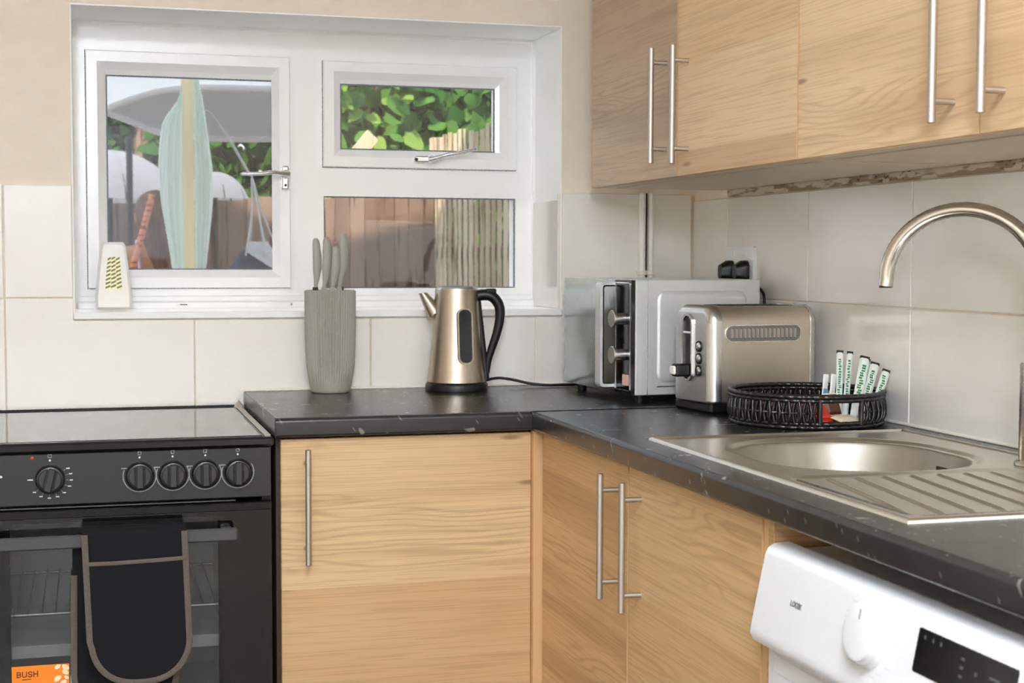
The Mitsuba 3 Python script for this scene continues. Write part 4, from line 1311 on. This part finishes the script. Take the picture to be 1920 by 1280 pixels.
def sachet(nm, c, size, turn, tilt_, mat, lab, cat, z=0.012, band=None):
    t = thing(nm, lab, cat)
    a_, b2, th_ = size
    pts = [(s_ * a_, q * b2, 0) for s_ in (-1, 1) for q in (-1, 1)] + [(s_ * a_ * 0.75, q * b2 * 0.75, r_ * th_) for s_ in (-1, 1) for q in (-1, 1) for r_ in (-1, 1)]
    R_ = trimesh.transformations.rotation_matrix(tilt_[1], tilt_[0])
    m_ = hull(pts)
    m_.apply_transform(R_)
    add('packet', moved(m_, (WC[0] + c[0], WC[1] + c[1], WT + z), turn), mat, t)
    for s_ in (-1, 1):
        e2 = rbox(-a_, a_, s_ * b2 - 0.002, s_ * b2 + 0.002, -0.0005, 0.0005, 0.0002)
        e2.apply_transform(R_)
        add('seal_or_shade_line', moved(e2, (WC[0] + c[0], WC[1] + c[1], WT + z), turn), band or mat, t)


XA, YA_ = [1, 0, 0], [0, 1, 0]
sachet('sauce_sachet', (-0.018, -0.097, 0), (0.018, 0.016, 0.005), 0.3, (XA, 0.9), 'sachet_red', 'red sachet behind the hand hole of the basket', 'sachet', 0.026)
sachet('coffee_sachet', (-0.040, 0.020, 0), (0.050, 0.030, 0.005), 0.2, (XA, 0.3), 'sachet_brown', 'wide brown sachet lying at the left inside the basket', 'sachet', 0.034)
sachet('sauce_sachet', (-0.075, -0.085, 0), (0.015, 0.014, 0.004), 0.1, (XA, 0.9), 'sachet_red', 'red sachet glimpsed through the weave at the front', 'sachet', 0.020)
sachet('sauce_sachet', (-0.052, -0.102, 0), (0.010, 0.014, 0.004), 0.1, (XA, 0.9), 'sachet_red', 'narrow red sachet through the weave, left of the hand hole', 'sachet', 0.020)
sachet('tea_sachet', (0.014, -0.0755, 0), (0.018, 0.020, 0.005), 0.3, (XA, 1.2), 'sachet_brown', 'brown and cream sachet above the red one at the hand hole', 'sachet', 0.040, 'sachet_cream')
sachet('tea_sachet', (0.026, -0.106, 0), (0.028, 0.014, 0.004), 0.4, (XA, 0.25), 'sachet_cream', 'cream paper sachet lying flat below the sugar sticks', 'sachet', 0.016)
for i, (dx, tz) in enumerate(((0.018, 0.098), (0.034, 0.094))):
    t = thing('milk_stick', ['white and blue stick sachet left of the sugar sticks', 'white stick sachet with brown stripes beside the sugar sticks'][i], 'stick sachet')
    m_ = hull([(s_ * 0.0075, 0, 0) for s_ in (-1, 1)] + [(s_ * 0.0075, 0, 0.085) for s_ in (-1, 1)] + [(s_ * 0.004, q * 0.002, z) for s_ in (-1, 1) for q in (-1, 1) for z in (0.008, 0.077)])
    m_.apply_transform(trimesh.transformations.rotation_matrix(0.12, [0, 1, 0]))
    add('sleeve', moved(m_, (WC[0] + dx, WC[1] - 0.030, WT + 0.008), 0.35), 'white_paper', t)
    m_ = rbox(-0.006, 0.006, -0.0030, -0.0018, 0.044 if i == 0 else 0.02, 0.058 if i == 0 else 0.04, 0.0003)
    m_.apply_transform(trimesh.transformations.rotation_matrix(0.12, [0, 1, 0]))
    add('band', moved(m_, (WC[0] + dx, WC[1] - 0.030, WT + 0.008), 0.35), 'sachet_blue' if i == 0 else 'sachet_brown', t)
#GARDEN
# ---------------------------------------------------------------- the garden behind the window
GZ = 0.25


def ground_fn(p, n, uv):
    return mix(srgb(120, 112, 100), srgb(150, 142, 130), fbm(p.x * 5, p.y * 5, 0, 3))


plastic('paving', proc(ground_fn), 0.8, 0.2)
struct('garden_ground', rbox(-9, 9, 0.31, 14, GZ - 0.1, GZ, 0), 'paving')


def fence_fn(p, n, uv):
    g = fbm(p.x * 40 + 9, p.y * 40, p.z * 2.2, 3)
    k = cell_rand(dr.floor(p.x / 0.1), 3)
    c = mix(srgb(106, 90, 83), srgb(138, 121, 113), k * 0.6 + 0.5 * noise(p.x * 9, 0, p.z * 0.9))
    return mix(c, srgb(66, 38, 30), smoothstep(0.55, 0.75, g))


def picket_fn(p, n, uv):
    g = fbm(p.x * 60 + 3, p.y * 60, p.z * 3.0, 3)
    k = cell_rand(dr.floor(p.y / 0.094), 5)
    c = mix(srgb(176, 162, 138), srgb(206, 196, 178), k)
    return mix(c, srgb(120, 104, 84), smoothstep(0.55, 0.8, g))


def pine_fn(p, n, uv):
    return mix(srgb(238, 222, 180), srgb(250, 240, 212), fbm(p.x * 60, p.y * 60, p.z * 3, 3))


plastic('fence_brown', proc(fence_fn), 0.8, 0.2)
plastic('fence_pale', proc(picket_fn), 0.8, 0.2)
plastic('pine_post', proc(pine_fn), 0.7, 0.2)
plastic('post_black', srgb(30, 32, 36), 0.4)


def foliage(name, c, tr):
    scene[name] = {'type': 'principledthin', 'base_color': rgb(c), 'roughness': 0.42, 'diff_trans': tr, 'spec_trans': 0.0, 'eta': 1.4}
    return name


LEAFM = [foliage('leaf_mid', srgb(92, 146, 70), 0.7), foliage('leaf_light', srgb(140, 182, 92), 0.8), foliage('leaf_dark', srgb(56, 108, 52), 0.5)]
foliage('hedge_leaf', srgb(66, 112, 56), 0.5)
foliage('curtain_mint', srgb(232, 246, 244), 1.2)
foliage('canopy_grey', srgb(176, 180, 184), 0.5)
foliage('canopy_lit_copy', srgb(232, 238, 242), 1.3)  # lit copy of the grey canopy fabric, brightness put into the colour
foliage('parasol_white', srgb(240, 240, 244), 0.9)
plastic('piping_white', srgb(242, 242, 240), 0.6)

# brown board fence
fn_ = thing('board_fence', 'reddish brown upright-board fence across the garden, seen through the lower pane', 'fence')
rg = random.Random(5)
nb_ = 0
x = -3.35
while x < 0.70:
    zt = (1.60 if x < 0.0 else 1.765) + rg.uniform(-0.006, 0.006)
    add('board', rbox(x, min(x + 0.098, 0.762), 6.20 + 0.010 * (nb_ % 2), 6.216 + 0.010 * (nb_ % 2), GZ, zt, 0.002), 'fence_brown', fn_)
    x += 0.0985
    nb_ += 1
for zr in (0.55, 1.05, 1.52):
    add('rail', rbox(-3.35, 0.752, 6.228, 6.262, zr - 0.04, zr + 0.04, 0.003), 'fence_brown', fn_)
# pale close-board fence coming towards the house on the right
pf = thing('picket_fence', 'pale weathered slat fence on the right, running towards the house', 'fence')
d_ = np.array([0.95 - 0.776, 4.9 - 6.3])
d_ /= np.linalg.norm(d_)
ra = math.atan2(d_[1], d_[0])
for i in range(30):
    o = np.array([0.776, 6.28]) + d_ * 0.094 * i
    w_ = 0.052 + rg.uniform(-0.004, 0.004)
    m_ = rbox(0, w_, -0.006, 0.006, GZ, 2.015 + rg.uniform(-0.02, 0.02), 0.002)
    add('slat', moved(m_, (o[0], o[1], 0), ra + rg.uniform(-0.03, 0.03)), 'fence_pale', pf)
for zr in (0.6, 1.25, 1.62):
    add('rail', moved(rbox(0, 2.8, 0.010, 0.045, zr - 0.04, zr + 0.04, 0.003), (0.776, 6.28, 0), ra), 'fence_brown', pf)
add('post', rbox(0.768, 0.860, 6.285, 6.375, GZ, 2.02, 0.004), 'fence_pale', pf)


# ---- big-leaved climber over the fence
def leaf_mesh(kind):
    """a heart-shaped leaf about 0.14 m long, folded along its midrib"""
    half = [(0.0, 0.0), (0.030, -0.012), (0.052, 0.012), (0.054, 0.045), (0.036, 0.086), (0.0, 0.135)]
    V = [(0, 0, 0), (0, 0.045, -0.004), (0, 0.09, -0.006), (0, 0.135, -0.022)]
    Fc = []
    for s_ in (-1, 1):
        b = len(V)
        V += [(s_ * px_, py_, 0.010 * (px_ / 0.05) ** 2 * (1 if kind == 0 else 2.0) - 0.03 * (py_ / 0.135) ** 2 * kind) for px_, py_ in half[1:-1]]
        idx = [[0, b, b + 1], [0, b + 1, 1], [1, b + 1, b + 2], [1, b + 2, 2], [2, b + 2, b + 3], [2, b + 3, 3]]
        Fc += idx if s_ > 0 else [f_[::-1] for f_ in idx]
    return trimesh.Trimesh(V, Fc, process=False)


LEAVES = [mikit.ply(leaf_mesh(k), LEAFM[j], smooth=True) for k in (0, 1) for j in range(3)]
cl = thing('climbing_plant', 'bright green large-leaved climber above the fence, filling the top pane', 'climber')


def leaf_place(p, sc, rg_):
    az = rg_.uniform(-0.9, 0.9)
    return T().translate(p).rotate([0, 0, 1], math.degrees(az)).rotate([1, 0, 0], rg_.uniform(-150, -70)).rotate([0, 0, 1], rg_.uniform(-60, 60)).scale(sc)


for i in range(250):
    p = [rg.uniform(0.05, 1.75), rg.uniform(6.55, 7.35), rg.uniform(1.72, 2.72)]
    if p[0] > 0.72:
        p[1] += 0.15
    k = f'climbing_plant__leaf_{i:03d}' if i else 'climbing_plant__leaf'
    scene[k] = {**rg.choice(LEAVES), 'to_world': leaf_place(p, rg.uniform(0.75, 1.35), rg)}
lm = leaf_mesh(1)


def foliage_mass(n, box, size, seed, dens=None):
    rr = np.random.default_rng(seed)
    lo, hi = np.array(box[0]), np.array(box[1])
    Vs, Fs = [], []
    base_v, base_f = np.array(lm.vertices), np.array(lm.faces)
    for i in range(n):
        p = lo + rr.random(3) * (hi - lo)
        if dens is not None and rr.random() > dens(p):
            continue
        q = rr.normal(size=(3, 3))
        u_, _, vt = np.linalg.svd(q)
        R_ = u_ @ vt
        Vs.append(base_v * (size * (0.6 + 0.8 * rr.random())) @ R_.T + p)
        Fs.append(base_f + len(base_v) * (len(Vs) - 1))
    return trimesh.Trimesh(np.vstack(Vs), np.vstack(Fs), process=False)


kf = add('foliage', foliage_mass(1500, ((-0.1, 6.95, 1.2), (2.0, 7.45, 2.9)), 1.0, 3), 'leaf_mid', cl, smooth=True)
labels[kf] = {'kind': 'stuff'}
add('stem', cat_(*[tube(bezier([(xx, 6.95, GZ), (xx + 0.1, 6.9, 1.2), (xx - 0.05, 7.0, 2.0), (xx + 0.12, 7.1, 2.7)], 6), 0.018, 8) for xx in (0.5,)]), 'fence_brown', cl, smooth=50)
hg = thing('hedge', 'dark green hedge behind the board fence, seen through the casement', 'hedge')
kh = add('foliage', foliage_mass(20000, ((-4.2, 8.0, 0.4), (3.6, 9.1, 4.6)), 1.25, 8), 'hedge_leaf', hg, smooth=True)
labels[kh] = {'kind': 'stuff'}
add('trunk', tube([(-1.0, 8.2, GZ), (-1.05, 8.2, 2.2)], 0.07, 10), 'fence_brown', hg, smooth=50)
pk_ = thing('offcut_plank', 'pale offcut plank leaning on top of the brown fence, left in the top pane', 'plank')
m_ = rbox(-0.05, 0.05, -0.012, 0.012, -0.9, 0.34, 0.003)
m_.apply_transform(trimesh.transformations.rotation_matrix(0.70, [0, 1, 0]))
add('plank', m_.apply_translation([0.150, 6.30, 1.765]), 'fence_pale', pk_)

# ---- shade sail, post, curtains
po = thing('pergola_post', 'pale timber post between two tied-back mint curtains', 'post')
add('post', rbox(-1.058, -1.006, 3.195, 3.247, GZ, 2.005, 0.003), 'pine_post', po)


def curtain(prof, y, seed, xfix):
    """profile [(z, x_outer)], hanging from x_outer to xfix in folds"""
    zs = np.linspace(prof[0][0], prof[-1][0], 40)
    pz, pxo = np.array([p[0] for p in prof])[::-1], np.array([p[1] for p in prof])[::-1]
    xo = np.interp(zs, pz, pxo)
    nu = 44
    V = []
    for z, o in zip(zs, xo):
        for u in np.linspace(0, 1, nu):
            f_ = math.sin(u * 21 + seed + 0.7 * math.sin(z * 4 + seed)) * 0.012 * min(1.0, abs(o - xfix) / 0.08 + 0.3)
            V.append((xfix + (o - xfix) * u, y + f_, z))
    Fc = []
    for i in range(len(zs) - 1):
        for j in range(nu - 1):
            a_ = i * nu + j
            Fc += [[a_, a_ + 1, a_ + nu + 1], [a_, a_ + nu + 1, a_ + nu]]
    return trimesh.Trimesh(V, Fc, process=False)


cu1 = thing('curtain', 'mint sheer curtain gathered on the left side of the timber post', 'curtain')
add('cloth', curtain([(1.96, -1.060), (1.90, -1.068), (1.80, -1.140), (1.70, -1.156), (1.58, -1.160), (1.45, -1.150), (1.30, -1.125), (1.16, -1.105), (0.60, -1.10)], 3.165, 0.4, -1.056), 'curtain_mint', cu1, smooth=True)
add('tie', rbox(-1.11, -1.03, 3.148, 3.182, 0.80, 0.83, 0.004), 'curtain_mint', cu1)
cu2 = thing('curtain', 'mint sheer curtain gathered on the right side of the timber post', 'curtain')
add('cloth', curtain([(1.985, -0.985), (1.92, -0.972), (1.80, -0.955), (1.60, -0.930), (1.45, -0.930), (1.30, -0.945), (1.16, -0.962), (0.60, -0.965)], 3.165, 2.0, -1.007), 'curtain_mint', cu2, smooth=True)
add('tie', rbox(-1.01, -0.95, 3.148, 3.182, 0.80, 0.83, 0.004), 'curtain_mint', cu2)
bpst = tag(add('awning_pole', tube([(-1.231, 5.02, GZ), (-1.231, 5.02, 1.87)], 0.018, 14), 'post_black', smooth=50), 'thin black pole under the grey canopy, in front of the white parasol', 'pole')

sail = thing('shade_canopy', 'grey garden canopy with white piped edges above the pergola post', 'canopy')
near = bezier([(-1.385, 4.2, 1.948), (-1.155, 3.75, 1.994), (-0.98, 3.55, 2.000), (-0.80, 3.5, 2.002), (-0.40, 3.5, 2.002)], 12)
far = bezier([(-1.385, 4.2, 1.948), (-1.20, 4.55, 1.915), (-1.02, 4.85, 1.888), (-0.70, 5.0, 1.885), (-0.20, 5.0, 1.90)], 12)
back = near + np.array([-0.05, -1.0, 0.02])
back[:, 2] = 2.06


def ruled(a_, b2, m=10, sag=0.0):
    V, n = [], len(a_)
    for i in range(n):
        for j in range(m + 1):
            t_ = j / m
            q = a_[i] * (1 - t_) + b2[i] * t_
            V.append(q + [0, 0, sag * math.sin(PI * t_) * min(1, i / 10)])
    Fc = []
    for i in range(n - 1):
        for j in range(m):
            a0 = i * (m + 1) + j
            Fc += [[a0, a0 + 1, a0 + m + 2], [a0, a0 + m + 2, a0 + m + 1]]
    return trimesh.Trimesh(V, Fc, process=False)


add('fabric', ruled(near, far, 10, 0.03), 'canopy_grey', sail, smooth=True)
note(add('upper_fabric', ruled(near, back, 8, 0.02), 'canopy_lit_copy', sail, smooth=True), 'upper panel of the canopy, its sunlit look put into a paler colour')
for e3 in (near, far):
    add('piping', tube(e3 - np.array([0, 0, 0.012]), 0.017, 8), 'parasol_white', sail, smooth=60)


def parasol(cx_, cy_, zr, zt, r, lab):
    t = thing('parasol', lab, 'parasol')
    pr_ = [(r * math.sin(a_), zr + (zt - zr) * (math.cos(a_) - math.cos(1.25)) / (1 - math.cos(1.25))) for a_ in np.linspace(0.0, 1.25, 14)]
    sc = r / (r * math.sin(1.25))
    pr_ = [(p[0] * sc, p[1]) for p in pr_]
    add('canopy', lathe(pr_, 40, (cx_, cy_, 0)), 'parasol_white', t, smooth=True)
    add('pole', tube([(cx_, cy_, GZ), (cx_, cy_, zt + 0.03)], 0.014, 10), 'post_black', t, smooth=50)
    for i in range(8):
        a_ = i * PI / 4 + 0.2
        add('rib', tube([(cx_ + p[0] * math.cos(a_), cy_ + p[0] * math.sin(a_), p[1] - 0.006) for p in pr_], 0.004, 6), 'post_black', t)


parasol(-1.326, 5.62, 1.545, 1.842, 0.41, 'white dome parasol at the left, behind the black pole')
parasol(-0.705, 5.78, 1.570, 1.735, 0.20, 'smaller white parasol showing behind the mint curtains')

# ---- person in a garden chair, seen from behind
plastic('skin', srgb(176, 128, 98), 0.5, 0.3)
plastic('hair_brown', proc(lambda p, n, uv: mix(srgb(58, 36, 24), srgb(112, 74, 48), noise(p.x * 160, p.y * 160, p.z * 12))), 0.5, 0.4)
plastic('lilac_cloth', srgb(206, 196, 226), 0.8)
plastic('white_cloth', srgb(232, 228, 222), 0.8)
plastic('salmon_weave', proc(lambda p, n, uv: mix(srgb(214, 140, 118), srgb(150, 84, 70), smoothstep(0.55, 0.7, noise(p.x * 30, p.y * 30, p.z * 75)))), 0.8)
ps = thing('person', 'person with long brown hair and bare shoulders sitting with their back to the window', 'person')
PX, PY = -1.135, 4.25
sh = 1.225
body = [
    [((PX - 0.01, PY, 0.80), 0.135), ((PX + 0.0, PY - 0.01, 1.00), 0.115)],
    [((PX - 0.055, PY, 1.00), 0.095), ((PX + 0.055, PY, 1.00), 0.095), ((PX - 0.085, PY, 1.16), 0.085), ((PX + 0.085, PY, 1.16), 0.085)],
    [((PX - 0.145, PY, sh - 0.02), 0.058), ((PX + 0.145, PY, sh - 0.02), 0.058), ((PX, PY, sh), 0.070)],
    [((PX, PY, sh + 0.02), 0.056), ((PX + 0.008, PY + 0.02, sh + 0.12), 0.050)],
    [((PX + 0.01, PY + 0.045, sh + 0.165), 0.078), ((PX + 0.01, PY + 0.02, sh + 0.215), 0.092), ((PX + 0.01, PY + 0.075, sh + 0.14), 0.050)],
    [((PX - 0.165, PY, sh - 0.025), 0.053), ((PX - 0.215, PY + 0.08, 0.98), 0.042)],
    [((PX - 0.215, PY + 0.08, 0.98), 0.040), ((PX - 0.13, PY + 0.29, 0.93), 0.028)],
    [((PX + 0.165, PY, sh - 0.025), 0.053), ((PX + 0.215, PY + 0.08, 0.98), 0.042)],
    [((PX + 0.215, PY + 0.08, 0.98), 0.040), ((PX + 0.13, PY + 0.29, 0.93), 0.028)],
    [((PX - 0.09, PY, 0.775), 0.100), ((PX - 0.10, PY + 0.44, 0.745), 0.070)],
    [((PX + 0.09, PY, 0.775), 0.100), ((PX + 0.10, PY + 0.44, 0.745), 0.070)],
    [((PX - 0.10, PY + 0.44, 0.735), 0.062), ((PX - 0.10, PY + 0.50, GZ + 0.06), 0.040)],
    [((PX + 0.10, PY + 0.44, 0.735), 0.062), ((PX + 0.10, PY + 0.50, GZ + 0.06), 0.040)],
    [((PX - 0.10, PY + 0.49, GZ + 0.042), 0.040), ((PX - 0.10, PY + 0.66, GZ + 0.034), 0.032)],
    [((PX + 0.10, PY + 0.49, GZ + 0.042), 0.040), ((PX + 0.10, PY + 0.66, GZ + 0.034), 0.032)],
]
for sx in (-1, 1):
    wx, wy, wz = PX + sx * 0.13, PY + 0.29, 0.93
    body.append([((wx, wy, wz), 0.027), ((wx - sx * 0.035, wy + 0.07, wz - 0.012), 0.024), ((wx - sx * 0.005, wy + 0.08, wz - 0.012), 0.024)])
    for f_ in range(4):
        fx = wx - sx * (0.040 - 0.015 * f_)
        body.append([((fx, wy + 0.085, wz - 0.012), 0.0095), ((fx, wy + 0.135, wz - 0.022), 0.0085), ((fx, wy + 0.15 + 0.006 * (f_ in (1, 2)), wz - 0.045), 0.0075)])
    body.append([((wx - sx * 0.030, wy + 0.03, wz), 0.011), ((wx - sx * 0.062, wy + 0.075, wz - 0.004), 0.009)])
# face: nose, ears
body.append([((PX + 0.012, PY + 0.122, sh + 0.165), 0.014), ((PX + 0.012, PY + 0.108, sh + 0.195), 0.012)])
body += [[((PX + 0.01 + s_ * 0.088, PY + 0.035, sh + 0.175), 0.014), ((PX + 0.01 + s_ * 0.090, PY + 0.03, sh + 0.200), 0.016)] for s_ in (-1, 1)]
add('body', smoothed(body, 0.012, 6), 'skin', ps, smooth=True)
hair = [[((PX + 0.01, PY + 0.010, sh + 0.225), 0.103), ((PX + 0.01, PY - 0.025, sh + 0.17), 0.098)],
        [((PX + 0.01, PY - 0.030, sh + 0.16), 0.092), ((PX + 0.03, PY - 0.060, sh + 0.02), 0.068)],
        [((PX + 0.03, PY - 0.060, sh + 0.02), 0.066), ((PX + 0.05, PY - 0.085, sh - 0.10), 0.040)]]
add('hair', smoothed(hair, 0.014, 6), 'hair_brown', ps, smooth=True)
for s_ in (-1, 1):
    add('eye', trimesh.creation.icosphere(2, 0.010).apply_translation([PX + 0.010 + s_ * 0.032, PY + 0.105, sh + 0.205]), 'white_cloth', ps, smooth=True)
add('mouth', tube([(PX - 0.012, PY + 0.116, sh + 0.135), (PX + 0.011, PY + 0.121, sh + 0.133), (PX + 0.034, PY + 0.116, sh + 0.135)], 0.004, 8), 'salmon_weave', ps)
top = [[((PX - 0.055, PY, 0.99), 0.101), ((PX + 0.055, PY, 0.99), 0.101), ((PX - 0.080, PY, 1.085), 0.092), ((PX + 0.080, PY, 1.085), 0.092)], [((PX, PY, 0.80), 0.142), ((PX, PY - 0.01, 0.98), 0.122)]]
add('top', smoothed(top, 0.014, 5), 'lilac_cloth', ps, smooth=True)
for s_ in (-1, 1):
    add('strap', tube(bezier([(PX + s_ * 0.07, PY - 0.088, 1.12), (PX + s_ * 0.078, PY - 0.080, 1.19), (PX + s_ * 0.085, PY - 0.040, sh + 0.052), (PX + s_ * 0.085, PY + 0.02, sh + 0.056), (PX + s_ * 0.07, PY + 0.085, 1.14)], 6), 0.007, 8), 'lilac_cloth', ps, smooth=60)
shorts = [[((PX - 0.09, PY, 0.775), 0.108), ((PX - 0.098, PY + 0.26, 0.757), 0.090)], [((PX + 0.09, PY, 0.775), 0.108), ((PX + 0.098, PY + 0.26, 0.757), 0.090)], [((PX - 0.05, PY - 0.01, 0.80), 0.125), ((PX + 0.05, PY - 0.01, 0.80), 0.125)]]
add('shorts', smoothed(shorts, 0.016, 5), 'white_cloth', ps, smooth=True)
gc = thing('garden_chair', 'garden chair with a slanting salmon woven side rail, the person sitting in it', 'chair')
add('seat', rbox(PX - 0.26, PX + 0.26, PY - 0.17, PY + 0.34, 0.615, 0.660, 0.01), 'salmon_weave', gc)
rail = bezier([(PX - 0.20, PY - 0.20, 0.62), (-1.300, PY - 0.25, 0.95), (-1.240, PY - 0.21, 1.18), (-1.175, PY - 0.19, 1.42), (-1.150, PY - 0.18, 1.52)], 8)
add('side_rail', tube(rail, 0.017, 10), 'salmon_weave', gc, smooth=60)
add('side_rail', tube(np.array([(2 * PX - p[0] + 0.35, p[1] + 0.03, min(p[2], 1.0)) for p in rail[:14]]), 0.017, 10), 'salmon_weave', gc, smooth=60)
for sx in (-1, 1):
    for sy in (-0.15, 0.32):
        add('leg', tube([(PX + sx * 0.24, PY + sy, GZ), (PX + sx * 0.23, PY + sy, 0.62)], 0.016, 10), 'post_black', gc, smooth=60)
# ---- hanging chair on cords, right in the casement
hc = thing('hanging_chair', 'dark blue hanging chair on grey cords at the right of the casement', 'hanging chair')
HX, HY = -0.705, 3.45
fr_ = bezier([(-0.980, HY - 0.12, GZ), (-0.985, HY - 0.10, 1.40), (-0.983, HY - 0.08, 1.75), (-0.940, HY - 0.03, 1.872), (-0.885, HY, 1.828), (-0.833, HY, 1.755), (-0.786, HY, 1.675), (HX - 0.03, HY, 1.585)], 8)
add('frame', tube(fr_, 0.006, 10), 'canopy_rod', hc, smooth=60)
plastic('canopy_rod', srgb(170, 176, 182), 0.4)
plastic('navy_cloth', srgb(38, 52, 78), 0.8)
for i, (ox, oy) in enumerate(((-0.06, -0.12), (-0.025, 0.1), (0.02, -0.14), (0.055, 0.1), (0.085, -0.06))):
    add('cord', tube(bezier([(HX - 0.025, HY, 1.585), (HX - 0.01 + ox * 0.35, HY + oy * 0.5, 1.42), (HX + ox * 1.1, HY + oy, 1.22)], 6), 0.0045, 8), 'canopy_rod', hc, smooth=60)
sh_ = lathe([(0, 0.62), (0.10, 0.63), (0.20, 0.70), (0.23, 0.82), (0.205, 0.98), (0.14, 1.14), (0.085, 1.235), (0.03, 1.27), (0, 1.275)], 32, (HX, HY, 0))
add('shell', sh_, 'navy_cloth', hc, smooth=True)
add('throw', hull([(HX - 0.06, HY - 0.12, 1.235), (HX + 0.06, HY - 0.13, 1.235), (HX + 0.04, HY - 0.06, 1.285), (HX - 0.045, HY - 0.05, 1.285), (HX + 0.085, HY - 0.175, 1.16), (HX + 0.065, HY - 0.185, 1.15)]), 'canopy_lit_copy', hc)
